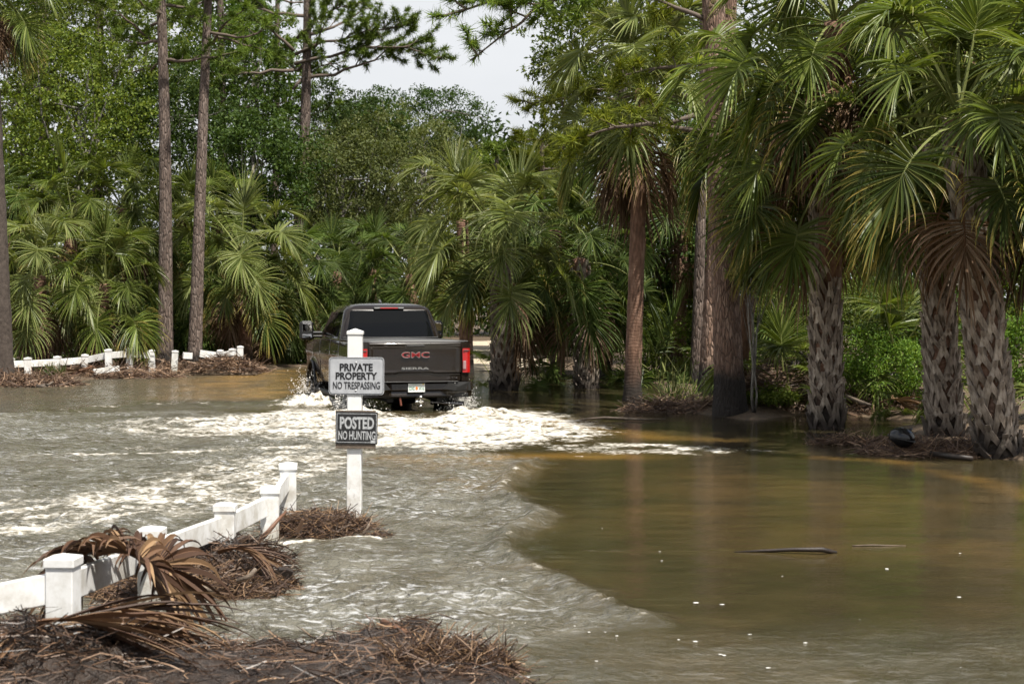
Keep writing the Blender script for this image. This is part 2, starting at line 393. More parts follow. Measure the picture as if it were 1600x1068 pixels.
def vinyl():
    t = NT('white_vinyl'); n1 = t.noise(6, 6, kind='World', rough=0.7); n2 = t.noise(60, 3, kind='World', sc3=(1, 1, .25))
    sx = t.n('SeparateXYZ'); g = t.n('NewGeometry'); t.l(g.outputs['Position'], sx.inputs[0])
    lo = t.n('MapRange'); t.l(sx.outputs[2], lo.inputs['Value']); lo.inputs['From Min'].default_value = 0.75; lo.inputs['From Max'].default_value = 0.1
    d = t.math('MULTIPLY', t.ramp(n1, [(0.42, (0,) * 3), (0.64, (1,) * 3)]), t.math('ADD', t.math('MULTIPLY', lo.outputs[0], .9), .15))
    col = t.mix(d, (0.74, 0.74, 0.73), (0.42, 0.39, 0.33))
    sp = t.ramp(n2, [(0.70, (0,) * 3), (0.76, (1,) * 3)])
    col = t.mix(t.math('MULTIPLY', sp, t.math('MULTIPLY', lo.outputs[0], .8)), col, (0.10, 0.085, 0.06))
    wl = t.n('MapRange'); t.l(t.math('ADD', sx.outputs[2], t.math('MULTIPLY', n1, -.12)), wl.inputs['Value']); wl.inputs['From Min'].default_value = 0.10; wl.inputs['From Max'].default_value = -0.02; wl.inputs['To Max'].default_value = 0.75
    col = t.mix(wl.outputs[0], col, (0.22, 0.19, 0.11))
    t.base(col).set(Roughness=0.38); return t.m
M['vinyl'] = vinyl()

def water_mat():
    t = NT('flood_water')
    foam, rough, amber = t.attr('foam'), t.attr('rough'), t.attr('amber')
    g = t.n('NewGeometry')
    na = t.noise(0.35, 4, kind='World'); nb = t.noise(2.2, 5, kind='World', rough=.6)
    col = t.ramp(t.math('ADD', t.math('MULTIPLY', na, .6), t.math('MULTIPLY', nb, .4)), [(0.35, (0.025, 0.022, 0.010)), (0.5, (0.041, 0.033, 0.015)), (0.65, (0.062, 0.045, 0.020))])
    col = t.mix(amber, col, (0.36, 0.20, 0.045))
    # churned, silty water is paler than the still pool
    chn = t.ramp(t.noise(3.2, 5, kind='World', rough=.6, sc3=(.7, 1.0, 1)), [(0.36, (.25,) * 3), (0.62, (1,) * 3)])
    col = t.mix(t.math('MULTIPLY', rough, chn), col, (0.150, 0.142, 0.112))
    sky_glints = t.ramp(t.noise(21, 3, kind='World', rough=.6, sc3=(.45, 1.0, 1)), [(0.52, (0,) * 3), (0.66, (1,) * 3)])  # pale flecks painted into the water colour as glints of reflected sky
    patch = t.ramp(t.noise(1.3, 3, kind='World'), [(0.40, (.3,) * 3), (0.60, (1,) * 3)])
    col = t.mix(t.math('MULTIPLY', t.math('MULTIPLY', t.math('POWER', rough, 1.5), t.math('MULTIPLY', sky_glints, patch)), .75), col, (0.56, 0.565, 0.57))
    # foam
    n1 = t.noise(2.6, 7, kind='World', rough=0.62, sc3=(1.0, 0.75, 1)); n2 = t.noise(13, 5, kind='World', rough=0.6)
    nn = t.math('ADD', t.math('MULTIPLY', n1, .62), t.math('MULTIPLY', n2, .38))
    s_ = t.math('ADD', foam, t.math('MULTIPLY', t.math('SUBTRACT', nn, 0.5), 2.6))
    mr = t.n('MapRange', _interpolation_type='SMOOTHSTEP'); t.l(s_, mr.inputs['Value']); mr.inputs['From Min'].default_value = 0.40; mr.inputs['From Max'].default_value = 0.82
    has = t.math('GREATER_THAN', foam, 0.015)
    ff = t.math('MULTIPLY', mr.outputs[0], has)
    fcol = t.ramp(n2, [(0.32, (0.22, 0.185, 0.13)), (0.46, (0.42, 0.39, 0.33)), (0.60, (0.60, 0.58, 0.545))])
    fcol = t.mix(t.math('POWER', ff, 0.8), (0.24, 0.20, 0.12), fcol)
    col = t.mix(ff, col, fcol)
    t.base(col)
    rg = t.n('MapRange'); t.l(ff, rg.inputs['Value']); rg.inputs['To Min'].default_value = 0.06; rg.inputs['To Max'].default_value = 0.75
    t.l(t.math('ADD', rg.outputs[0], t.math('MULTIPLY', t.math('MULTIPLY', rough, t.math('SUBTRACT', 1.0, ff)), 0.07)), t.b.inputs['Roughness'])
    t.b.inputs['IOR'].default_value = 1.34
    b1 = t.noise(11, 4, kind='World', rough=.6); b2 = t.noise(38, 3, kind='World')
    b3 = t.noise(9, 3, kind='World', sc3=(.28, 1.25, 1))
    h_r = t.math('ADD', t.math('MULTIPLY', b1, 1.0), t.math('MULTIPLY', b2, .30))
    h = t.math('ADD', t.math('MULTIPLY', h_r, t.math('MULTIPLY', t.math('ADD', rough, 0.02), 1.6)), t.math('MULTIPLY', b3, 0.06))
    h = t.math('ADD', h, t.math('MULTIPLY', ff, 0.35))
    t.bump(h, 1.0, 0.055); return t.m
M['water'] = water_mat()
M['foam'] = simple('foam_white', (0.80, 0.79, 0.76), 0.7)
M['droplet'] = simple('spray', (0.70, 0.68, 0.64), 0.25)
# ------------------------------------------------------------------ terrain
LEFT_LAND = wpx([(-900, 640), (0, 606), (90, 597), (185, 590), (290, 581), (400, 577), (480, 573)]) + [(-4, 55), (-4, 75), (-70, 75), (-70, 36)]
RIGHT_LAND = wpx([(1030, 604), (1052, 638), (1110, 645), (1180, 655), (1262, 648), (1430, 658), (1395, 690), (1480, 706), (1600, 722), (1900, 770)]) + [(60, 14), (60, 75), (3.6, 75), (3.6, 42)]
FAR_LAND = [(-60, 53), (-6, 49.5), (-1.8, 47), (0.5, 45), (3.5, 42.5), (60, 40), (60, 200), (-60, 200)]
RISES = [(WP(1500, 712), 1.5, 0.7, 0.12), (WP(1330, 632), 3.0, 2.2, 0.12), (WP(1215, 630), 1.4, 1.0, 0.22), (WP(60, 600), 3.0, 1.6, 0.10), (WP(1120, 646), 1.2, 0.8, 0.10)]
def ground_h(x, y):
    x = np.asarray(x, float); y = np.asarray(y, float)
    s = np.maximum(np.maximum(poly_sd(x, y, LEFT_LAND), poly_sd(x, y, RIGHT_LAND)), poly_sd(x, y, FAR_LAND))
    s = s + 0.5 * fbm(x * .6, y * .6, 3, 3)
    h = -0.38 + 0.46 * sstep(-1.6, 0.7, s) + 0.20 * sstep(0.5, 6.0, s) + 0.05 * fbm(x * .9, y * .9, 4, 5) * sstep(-1, 1, s)
    for c, rx, ry, hh in RISES: h = h + hh * np.exp(-((x - c.x) / rx) ** 2 - ((y - c.y) / ry) ** 2)
    return h
def gh(x, y): return float(ground_h(np.array([x]), np.array([y]))[0])
xs = np.concatenate([-np.geomspace(900, 45, 14), np.arange(-44, 44.1, .4), np.geomspace(45, 900, 14)])
ys = np.concatenate([-np.geomspace(900, 12, 12), np.arange(-11, 14, 2.0), np.arange(14, 62, .35), np.arange(62.5, 95, 1.2), np.geomspace(96, 1200, 14)])
GX, GY = np.meshgrid(xs, ys); GZ = ground_h(GX, GY)
ny, nx = GX.shape; idx = np.arange(ny * nx).reshape(ny, nx)
Qg = np.stack([idx[:-1, :-1], idx[:-1, 1:], idx[1:, 1:], idx[1:, :-1]], -1).reshape(-1, 4)
ground = put('ground', mk_mesh('ground', np.stack([GX, GY, GZ], -1).reshape(-1, 3), [Qg], M['ground'], True)); tag(ground, kind='structure')
# dry sandy road beyond the flood
def sheet(name, pts_fn, nu, nv, mat, kind='structure'):
    V = np.array([pts_fn(u, v) for v in np.linspace(0, 1, nv) for u in np.linspace(0, 1, nu)])
    ii = np.arange(nu * nv).reshape(nv, nu)
    Q = np.stack([ii[:-1, :-1], ii[:-1, 1:], ii[1:, 1:], ii[1:, :-1]], -1).reshape(-1, 4)
    return tag(put(name, mk_mesh(name, V, [Q], mat, True)), kind=kind)
def road_pt(u, v):
    y = 46 + v * 26; cx = -1.6 + 0.055 * (y - 46); x = cx + (u - .5) * 5.0
    return (x, y, gh(x, y) + 0.06 * math.sin(math.pi * u) + 0.012)
sheet('sandy_road', road_pt, 16, 60, M['sand'])

# ------------------------------------------------------------------ flood water
ry_ = [-60, -30, -12, -4, 0, 2, 3.4, 4.4]
yv = 5.2
while yv < 78: ry_.append(yv); yv += min(0.32, max(0.028, yv * yv * 0.00027))
ry_ = np.array(ry_ + [82.0])
core = np.linspace(-1, 1, 640); side = np.array([1.03, 1.1, 1.25, 1.5, 2.0, 3.0])
cu = np.concatenate([-side[::-1], core, side])
WY = np.repeat(ry_[:, None], len(cu), 1); WX = cu[None, :] * (4.0 + 0.42 * np.maximum(ry_, 4)[:, None])
FRONT = [(838, 722), (800, 742), (784, 770), (812, 788), (848, 806), (800, 832), (780, 858), (800, 878), (830, 893), (880, 915), (940, 945), (1010, 972)]
front_w = wpx(FRONT)
rough_poly = wpx([(700, 700)] + FRONT + [(950, 985), (830, 1020), (770, 1068), (700, 1300), (-1200, 1300), (-1400, 760), (-500, 640), (0, 652), (300, 640), (480, 650)])
sd_r = poly_sd(WX, WY, rough_poly) + 0.10 * fbm(WX * 2.5, WY * 2.5, 3, 11)
rough = sstep(-0.30, 0.34, sd_r)
# calmer hollows and gust patches inside the ruffled part
rough = rough * (0.62 + 0.5 * sstep(-.4, .5, fbm(WX * .5, WY * .5, 3, 21)))
low_r = poly_sd(WX, WY, wpx([(640, 985), (1000, 985), (1700, 960), (1900, 1300), (500, 1300)]))
rough = np.maximum(rough, 0.24 * sstep(-0.5, 1.2, low_r))
left_far = poly_sd(WX, WY, wpx([(-400, 600), (480, 572), (480, 640), (-400, 660)])); rough = np.maximum(rough, 0.30 * sstep(-.5, 1, left_far))
rough = np.clip(rough + 0.012, 0, 1)
near = np.exp(-np.maximum(WY - 16, 0) / 30)
rid = lambda n: 1 - 2 * np.abs(n)
wz = rough * (0.030 * fbm(WX * 1.3, WY * 1.7, 2, 31) + 0.020 * rid(pn(WX * 2.6 + .4 * pn(WX, WY, 3), WY * 3.6, 41)) + 0.016 * rid(pn(WX * 5.2, WY * 6.6, 43)) + 0.009 * pn(WX * 9.5, WY * 12.0, 45) * near)
wz += (1 - rough) * 0.0035 * fbm(WX * 1.1, WY * 2.6, 3, 51)
# breaking wave front and the swells behind it
dfront = line_d(WX, WY, front_w)
wz += 0.068 * np.exp(-(dfront / 0.12) ** 2) * (0.75 + .5 * fbm(WX * 3, WY * 3, 2, 61)) * np.where(sd_r > -0.1, 1, .6)
sw = poly_sd(WX, WY, wpx([(700, 900), (780, 868), (860, 905), (1010, 965), (900, 985), (700, 970)]))
wz += 0.022 * np.sin((WY * 6.5 + WX * 5.0) + 1.5 * fbm(WX, WY, 2, 71)) * sstep(-.1, .4, sw)
sw2 = poly_sd(WX, WY, wpx([(640, 722), (840, 716), (800, 760), (690, 760)]))
wz += 0.035 * fbm(WX * 2.2, WY * 1.3, 2, 73) * sstep(-.3, .5, sw2); rough = np.maximum(rough, .9 * sstep(-.3, .5, sw2))
# bow wave rolling off to the left, wake hump and hollow behind the truck
bow = line_d(WX, WY, wpx([(-200, 668), (0, 654), (150, 642), (330, 634), (480, 630)]))
wz += 0.085 * np.exp(-(bow / 0.45) ** 2) * (0.8 + .5 * fbm(WX * .8, WY * .8, 2, 81))
wk = poly_sd(WX, WY, wpx([(200, 660), (470, 640), (740, 640), (900, 655), (980, 676), (760, 700), (420, 690)]))
turb = sstep(-.3, 1.2, wk); spl = []; wz += turb * (0.05 * fbm(WX * 1.1, WY * 1.4, 4, 91, .55) + 0.01)
for (px, py, a, s) in ((482, 633, .11, .45), (500, 634, .08, .5), (730, 648, .09, .45), (555, 650, .10, .4), (770, 647, .06, .5)):
    c = WP(px, py); spl.append((c, s)); wz += a * np.exp(-(((WX - c.x) / s) ** 2 + ((WY - c.y) / s) ** 2)) * (1 + .9 * fbm(WX * 4, WY * 4, 3, 95))
# foam cover
def cover(poly, soft, v): return v * sstep(-soft, soft, poly_sd(WX, WY, wpx(poly)))
foam = cover([(140, 668), (180, 655), (330, 649), (470, 636), (560, 642), (660, 652), (740, 640), (830, 636), (900, 648), (960, 664), (1000, 676), (930, 690), (820, 704), (700, 712), (600, 706), (480, 696), (360, 686), (240, 690), (150, 680)], .75, .56)
core_ = cover([(330, 668), (470, 640), (640, 655), (740, 644), (850, 645), (920, 664), (860, 688), (700, 700), (560, 694), (420, 678)], .9, .24)
foam = foam + core_ + .10 * turb * fbm(WX * .7, WY * .9, 3, 97)
foam = np.maximum(foam, cover([(-60, 790), (120, 768), (240, 742), (330, 718), (480, 696), (600, 702), (560, 725), (510, 762), (440, 792), (330, 803), (230, 815), (120, 842), (-60, 852)], .55, .60))
foam = np.maximum(foam, cover([(850, 696), (960, 690), (1100, 695), (1225, 704), (1100, 711), (960, 711), (850, 706)], .22, .55))
foam = np.maximum(foam, cover([(100, 700), (420, 694), (640, 704), (700, 716), (520, 720), (300, 716)], .4, .40))
for (pts, w, v) in (([(30, 711), (180, 713), (350, 706), (500, 698)], .16, .75), ([(103, 822), (160, 817), (225, 806)], .07, .85), ([(0, 830), (50, 828), (95, 826)], .06, .8),
                    ([(260, 850), (330, 838), (430, 815)], .05, .55), ([(330, 898), (400, 885), (425, 875)], .10, .85), ([(440, 850), (500, 846), (590, 842)], .05, .85), ([(300, 935), (380, 915), (440, 905)], .07, .8),
                    ([(250, 955), (330, 945), (420, 925)], .08, .62), ([(270, 975), (400, 965)], .07, .55), ([(900, 713), (1000, 709), (1180, 707), (1330, 709)], .06, .5), ([(860, 860), (1000, 861), (1140, 858)], .018, .45)):
    foam = np.maximum(foam, v * np.exp(-(line_d(WX, WY, wpx(pts)) / w) ** 2))
for c, s in spl: foam = np.maximum(foam, 1.0 * np.exp(-(((WX - c.x) / (s * 1.6)) ** 2 + ((WY - c.y) / (s * 1.6)) ** 2)))
foam = np.maximum(foam, 0.38 * np.exp(-(dfront / 0.08) ** 2))
foam = np.maximum(foam, 0.40 * np.exp(-(bow / 0.35) ** 2))
foam = np.maximum(foam, .20 * rough * sstep(.1, .6, fbm(WX * .8, WY * .8, 3, 33)) * (WY < 22))
foam = np.where(foam < 0.03, 0, foam)
wz += 0.012 * np.clip(foam, 0, 1) * (1 + fbm(WX * 5, WY * 5, 3, 96))
amber = cover([(300, 592), (400, 579), (478, 576), (478, 626), (300, 622)], 1.6, .75)  # far-left golden band: tannin water, with its sunlit patch put into the colour
amber = np.maximum(amber, .55 * np.exp(-(line_d(WX, WY, wpx([(560, 722), (700, 716), (800, 713), (980, 713)])) / .45) ** 2))
amber = np.maximum(amber, .45 * np.exp(-(line_d(WX, WY, wpx([(820, 655), (940, 668), (1010, 682), (1100, 688)])) / .5) ** 2))
amber = np.maximum(amber, .40 * np.exp(-(line_d(WX, WY, wpx([(1280, 714), (1380, 718), (1450, 730), (1620, 778)])) / .22) ** 2))
amber = np.maximum(amber, .30 * cover([(640, 720), (820, 716), (780, 770), (660, 775)], .6, 1))
amber = np.maximum(amber, .07 * cover([(1060, 730), (1700, 770), (1700, 900), (1150, 880), (900, 800)], .8, 1))
amber = amber * (0.65 + .6 * fbm(WX * .9, WY * .9, 3, 99)); amber = np.clip(amber, 0, 1)
ny, nx = WX.shape; idx = np.arange(ny * nx).reshape(ny, nx)
Qw = np.stack([idx[:-1, :-1], idx[:-1, 1:], idx[1:, 1:], idx[1:, :-1]], -1).reshape(-1, 4)
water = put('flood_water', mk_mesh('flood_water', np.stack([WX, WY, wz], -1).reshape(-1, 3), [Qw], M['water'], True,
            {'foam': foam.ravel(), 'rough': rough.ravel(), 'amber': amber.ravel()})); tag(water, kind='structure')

# ------------------------------------------------------------------ palm fronds (a few shared shapes)
def norm(v): return v / (np.linalg.norm(v) + 1e-12)
def frond_arrays(rng, elev, Lp, Lb, n=40, droop=1.2, pet_bend=0.5, spread=2.25, curl=0.0, wid=0.034, stations=7):
    Z = np.array([0, 0, 1.0]); Y = np.array([0, 1.0, 0])
    V = []; Q = []; al = []; mi = []
    p = np.zeros(3); d = np.array([math.cos(elev), 0, math.sin(elev)])
    side_b = rng.uniform(-.10, .10)
    path = [(p.copy(), d.copy())]
    for k in range(6):
        p = p + d * Lp / 6; d = norm(d - Z * pet_bend / 6 * (0.4 + abs(d[0])) + Y * side_b / 6); path.append((p.copy(), d.copy()))
    costa = [(p.copy(), d.copy())]
    for k in range(4):
        p = p + d * 0.42 * Lb / 4; d = norm(d - Z * (0.16 + droop * .10) * (0.35 + abs(d[0]))); costa.append((p.copy(), d.copy()))
    # petiole strip: 3-sided
    full = path + costa[1:]; m = len(full); base = len(V)
    for k, (pp, dd) in enumerate(full):
        s = norm(np.cross(dd, Z) if abs(dd[2]) < .98 else Y); u = np.cross(s, dd)
        w = 0.026 * (1 - .75 * k / (m - 1))
        for o in (s * w, -s * w, -u * w * 1.1): V.append(pp + o); al.append(0.0)
    for k in range(m - 1):
        for j in range(3):
            Q.append([base + 3 * k + j, base + 3 * k + (j + 1) % 3, base + 3 * k + 3 + (j + 1) % 3, base + 3 * k + 3 + j]); mi.append(1)
    wprof = np.interp(np.linspace(0, 1, stations), [0, .18, .42, .7, .9, 1], [.50, 1.0, 1.0, .62, .24, .03])
    for i in range(n):
        u = (i + .5) / n * 2 - 1; th = u * spread
        t = (1 - abs(u)) ** 0.75 * 3.999; k = int(t); f = t - k
        pp = costa[k][0] * (1 - f) + costa[k + 1][0] * f; T = norm(costa[k][1] * (1 - f) + costa[k + 1][1] * f)
        B = norm(np.cross(Z, T)) if abs(T[2]) < .98 else Y
        N = norm(np.cross(T, B))
        D = norm(math.cos(th) * T + math.sin(th) * B + N * (0.34 * abs(math.sin(th)) + .04 * rng.uniform(-1, 1)) + 0.04 * rng.normal(size=3))
        L = Lb * (0.72 + 0.28 * math.cos(th * .8)) * rng.uniform(.86, 1.08)
        if rng.uniform() < .06: L *= .6
        dr = droop * rng.uniform(.65, 1.35); nrm = norm(N + .25 * rng.normal(size=3))
        tw = rng.uniform(-.5, .5); q = pp.copy(); b0 = len(V); ds = 1.0 / (stations - 1)
        cv = rng.normal(size=3) * curl
        for s_ in range(stations):
            s = s_ * ds
            S = norm(np.cross(D, nrm)); nn = np.cross(S, D)
            ang = tw * s; S2 = S * math.cos(ang) + nn * math.sin(ang); n2 = np.cross(S2, D)
            w = wid * .5 * wprof[s_]
            V += [q + S2 * w, q - n2 * w * .95, q - S2 * w]; al += [s, s, s]
            q = q + D * L * ds
            D = norm(D - Z * dr * ds * (0.12 + 3.0 * s * s) * (0.25 + math.hypot(D[0], D[1])) + cv * ds * s)
            nrm = norm(nrm - D * np.dot(nrm, D))
        for s_ in range(stations - 1):
            a = b0 + 3 * s_
            Q += [[a, a + 1, a + 4, a + 3], [a + 1, a + 2, a + 5, a + 4]]; mi += [0, 0]
    return np.array(V), np.array(Q), al, mi
ELEVS = [82, 62, 44, 26, 8, -12, -34]
FR = {k: {} for k in ('frond', 'frond_deep', 'frond_old', 'frond_pale')}
frng = np.random.RandomState(11)
for ei, e in enumerate(ELEVS):
    for var in range(3):
        Lp = frng.uniform(.95, 1.3) * (0.75 if ei == 0 else 1.0); Lb = frng.uniform(.74, .98)
        V, Q, al, mi = frond_arrays(frng, R(e), Lp, Lb, n=46, droop=(0.9 if ei == 0 else 1.1 + 0.16 * ei) * frng.uniform(.6, 1.3), wid=.036, pet_bend=.35 + .12 * ei, spread=(1.5 if ei == 0 else 2.2), stations=7)
        for k in FR:
            FR[k].setdefault(ei, []).append(mk_mesh('frond', V, [Q], [M[k], M['petiole']], False, {'along': al}, mi))
DEAD = []
for var in range(4):
    V, Q, al, mi = frond_arrays(frng, R(frng.uniform(-62, -45)), frng.uniform(.7, 1.0), .95, n=30, droop=3.2, pet_bend=.9, spread=1.5, curl=.35, wid=.036)
    DEAD.append(mk_mesh('dead_frond', V, [Q], [M['frond_dead'], M['petiole_dead']], False, {'along': al}, mi))

# ------------------------------------------------------------------ palms
def boot_mesh(rad, rng, sx=1.0):
    """split leaf base: stub above, two straps running down round the trunk"""
    mb = MB(); H = 0.34; half = 0.62
    def cyl(a, z, r): return (r * math.cos(a), r * math.sin(a), z)
    for sg in (-1, 1):
        m = 5; rows = []
        for k in range(m):
            t = k / (m - 1)
            a = sg * half * (t ** .92) * sx; z = -H * t
            w = 0.082 * (1 - .30 * t) * (1.15 if k == 0 else 1); out = 0.060 * (1 - t) ** 1.3 + 0.012
            # strap runs diagonally; width direction is mostly vertical
            da = sg * 0.13 * (0.25 / rad); rr = rad + out
            rows.append([cyl(a - da * .5, z - w * .55, rr), cyl(a + da * .5, z + w * .55, rr + .004), cyl(a + da * .5, z + w * .55, rr - .03), cyl(a - da * .5, z - w * .55, rr - .03)])
        V = [p for r_ in rows for p in r_]
        Q = [[4 * k + j, 4 * k + (j + 1) % 4, 4 * k + 4 + (j + 1) % 4, 4 * k + 4 + j] for k in range(m - 1) for j in range(4)]
        Q += [[0, 1, 2, 3], [4 * m - 1, 4 * m - 2, 4 * m - 3, 4 * m - 4]]
        if sg > 0: Q = [q[::-1] for q in Q]
        mb.add(V, None, Q)
    # stub
    sw = .11 * (.25 / rad)
    V = [cyl(-sw, -.04, rad + .045), cyl(sw, -.04, rad + .045), cyl(sw * .8, .11, rad + .095), cyl(-sw * .8, .11, rad + .095),
         cyl(-sw, -.04, rad - .01), cyl(sw, -.04, rad - .01), cyl(sw * .8, .11, rad + .06), cyl(-sw * .8, .11, rad + .06)]
    mb.add(V, None, [[0, 1, 2, 3], [5, 4, 7, 6], [3, 2, 6, 7], [0, 4, 5, 1], [1, 5, 6, 2], [4, 0, 3, 7]])
    return mb.mesh('leaf_base', M['boot'])
def trunk_mesh(h, r0, r1, mat, seed, flare=1.25, n=20, sink=0.5):
    zz = np.linspace(-sink, h, max(8, int(h / .12))); V = []
    for z in zz:
        t = max(0, z) / h; r = r0 * (1 - t) + r1 * t + r0 * (flare - 1) * math.exp(-max(z, 0) / .22)
        for k in range(n):
            a = 2 * math.pi * k / n
            q = r * (1 + .09 * mnoise.noise(Vector((math.cos(a) * 2 + seed, math.sin(a) * 2, z * 3.5))))
            V.append((q * math.cos(a), q * math.sin(a), z))
    m = len(zz); Q = [[i * n + k, i * n + (k + 1) % n, (i + 1) * n + (k + 1) % n, (i + 1) * n + k] for i in range(m - 1) for k in range(n)]
    V.append((0, 0, h + .05)); T = [[len(V) - 1, (m - 1) * n + k, (m - 1) * n + (k + 1) % n] for k in range(n)]
    return mk_mesh('trunk', V, [np.array(T), np.array(Q)], mat, True)
def palm(label, base, crown, seed, nf=30, nd=6, rad=.24, boots=0.0, mat='frond', old=0.3, size=1.0, ringed=False, group=None, low=-34, boot_top=None, top_e=82, tmat=None):
    rng = random.Random(seed)
    b = Vector(base); c = Vector(crown); ax = c - b; h = ax.length
    q = Vector((0, 0, 1)).rotation_difference(ax.normalized())
    root = thing('cabbage_palm', label, 'palm tree', b, q.to_euler(), group)
    tr = put('trunk', trunk_mesh(h, rad, rad * .82, M[tmat or ('palm_ringed' if ringed else 'palm_trunk')], seed), root)
    if boots:
        bm = [boot_mesh(rad * .98, rng, q_) for q_ in (1.0, .8, 1.15, .92)]
        n = int(boots * h); a = rng.uniform(0, 6)
        top = boot_top or h
        for i in range(n):
            z = 0.10 + (top - .1) * (i / n)
            o = put('leaf_base', bm[rng.randrange(4)], tr, (0, 0, z + rng.uniform(-.02, .02)), (rng.uniform(-.02, .02), rng.uniform(-.02, .02), a + rng.uniform(-.05, .05)))
            k = 1.0 - .16 * z / h + .26 * math.exp(-z / .22); o.scale = (k * rng.uniform(.97, 1.05), k, rng.uniform(.85, 1.2))
            if rng.random() < .12: o.scale.z *= rng.uniform(.45, .7)
            o.rotation_euler.x += rng.uniform(-.05, .05); o.location.z += rng.uniform(-.05, .05); o.rotation_euler.z += rng.uniform(-.14, .14)
            a += 2.39996
    inv = q.inverted(); a = rng.uniform(0, 6)
    for i in range(nf):
        t = (i + .5) / nf
        e = top_e + (low - top_e) * t ** .85 + rng.uniform(-7, 7)
        ei = min(range(len(ELEVS)), key=lambda k: abs(ELEVS[k] - e))
        m = mat
        if mat in ('frond', 'frond_pale') and t > 1 - old and rng.random() < .75: m = 'frond_old'
        me = rng.choice(FR[m][ei])
        o = put('frond', me, root, Vector((0, 0, h + .12 - .40 * t)), (0, 0, 0), size * rng.uniform(.85, 1.15))
        o.rotation_euler = (inv @ ((Matrix.Rotation(a, 3, 'Z') @ Matrix.Rotation(rng.uniform(-.4, .4), 3, 'X')).to_quaternion())).to_euler()
        a += 2.39996 + rng.uniform(-.3, .3)
    for i in range(nd):
        o = put('dead_frond', rng.choice(DEAD), root, Vector((0, 0, h - .25 - rng.uniform(0, .3))), (0, 0, 0), size * rng.uniform(.75, 1.1))
        o.rotation_euler = (inv @ (Matrix.Rotation(rng.uniform(0, 6.28), 3, 'Z').to_quaternion())).to_euler()
    return root
def pg(px, py): return WP(px, py)                                  # stands in the water: base at the water line
# right-hand group, near
palm('stout palm with criss-cross leaf bases and yellowed lower fronds, standing alone in water', WP(1292, 668), P(1287, 258, 24.3), 1, 30, 4, .205, 36, old=.36, size=1.0, low=-20)
palm('booted palm right behind the black float, left trunk of the close pair', WP(1478, 690), P(1452, 222, 21.6), 2, 28, 4, .195, 36, old=.3, low=-24)
palm('thick booted palm leaning left, front trunk of the close pair', WP(1560, 714), P(1500, 185, 19.4), 3, 28, 4, .215, 36, old=.28, low=-24)
palm('palm with long grey-brown dead skirt rising above the stout booted palm', Vector((4.95, 25.1, -.1)), P(1305, 35, 23.1), 4, 28, 26, .2, 0, old=.3, size=1.15, ringed=True)
palm('palm beyond the right frame edge whose green fronds hang into view', Vector((7.3, 19.6, -.1)), P(1660, 170, 19.5), 5, 34, 4, .24, 0, old=.35, size=1.0)
palm('tall palm crowning the upper right corner behind the close pair', Vector((7.2, 24.0, .05)), P(1500, 60, 23.4), 6, 26, 5, .22, 0, old=.3, size=1.08)
palm('palm with fans spread left in front of the pine trunks', Vector((3.97, 28.6, -.05)), P(1210, 165, 25.8), 7, 25, 6, .15, 0, old=.3, size=1.05, ringed=True)
palm('slender tall palm with reddish trunk standing in water right of centre', WP(988, 627), P(1003, 140, 31.0), 8, 32, 9, .165, 0, mat='frond_pale', old=.2, size=1.18, ringed=True, low=-20)
palm('full low palm with booted trunk in water just right of the truck', WP(789, 609), P(783, 385, 35.5), 9, 30, 4, .25, 36, old=.3, size=1.15, low=-16, mat='frond_pale')
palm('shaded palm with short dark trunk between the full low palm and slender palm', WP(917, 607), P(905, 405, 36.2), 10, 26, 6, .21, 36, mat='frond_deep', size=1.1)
# ground-level fan palms
def palmetto(label, base, seed, nf=14, size=.8, mat='frond', group=None):
    rng = random.Random(seed); root = thing('fan_palm', label, 'palm', base, (0, 0, 0), group); a = rng.uniform(0, 6)
    for i in range(nf):
        ei = rng.choice([0, 1, 1, 2, 2, 3, 3])
        put('frond', rng.choice(FR[mat][ei]), root, (rng.uniform(-.15, .15), rng.uniform(-.15, .15), 0), (0, 0, a), size * rng.uniform(.75, 1.1)); a += 2.4
    return root
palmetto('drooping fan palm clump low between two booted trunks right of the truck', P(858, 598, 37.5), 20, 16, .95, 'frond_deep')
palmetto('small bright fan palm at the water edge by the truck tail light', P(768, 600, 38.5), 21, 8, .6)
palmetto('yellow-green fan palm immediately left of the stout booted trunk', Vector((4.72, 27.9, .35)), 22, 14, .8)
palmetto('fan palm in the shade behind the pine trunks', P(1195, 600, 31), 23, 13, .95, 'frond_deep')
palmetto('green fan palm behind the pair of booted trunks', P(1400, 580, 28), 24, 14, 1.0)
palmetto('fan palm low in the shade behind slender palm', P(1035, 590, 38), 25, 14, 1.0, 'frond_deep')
palmetto('little fan palm on debris bank left of the black float', P(1400, 645, 26.0), 26, 6, .38)
palmetto('fan palm under the palms at right frame edge', P(1580, 610, 24.5), 27, 12, .9)
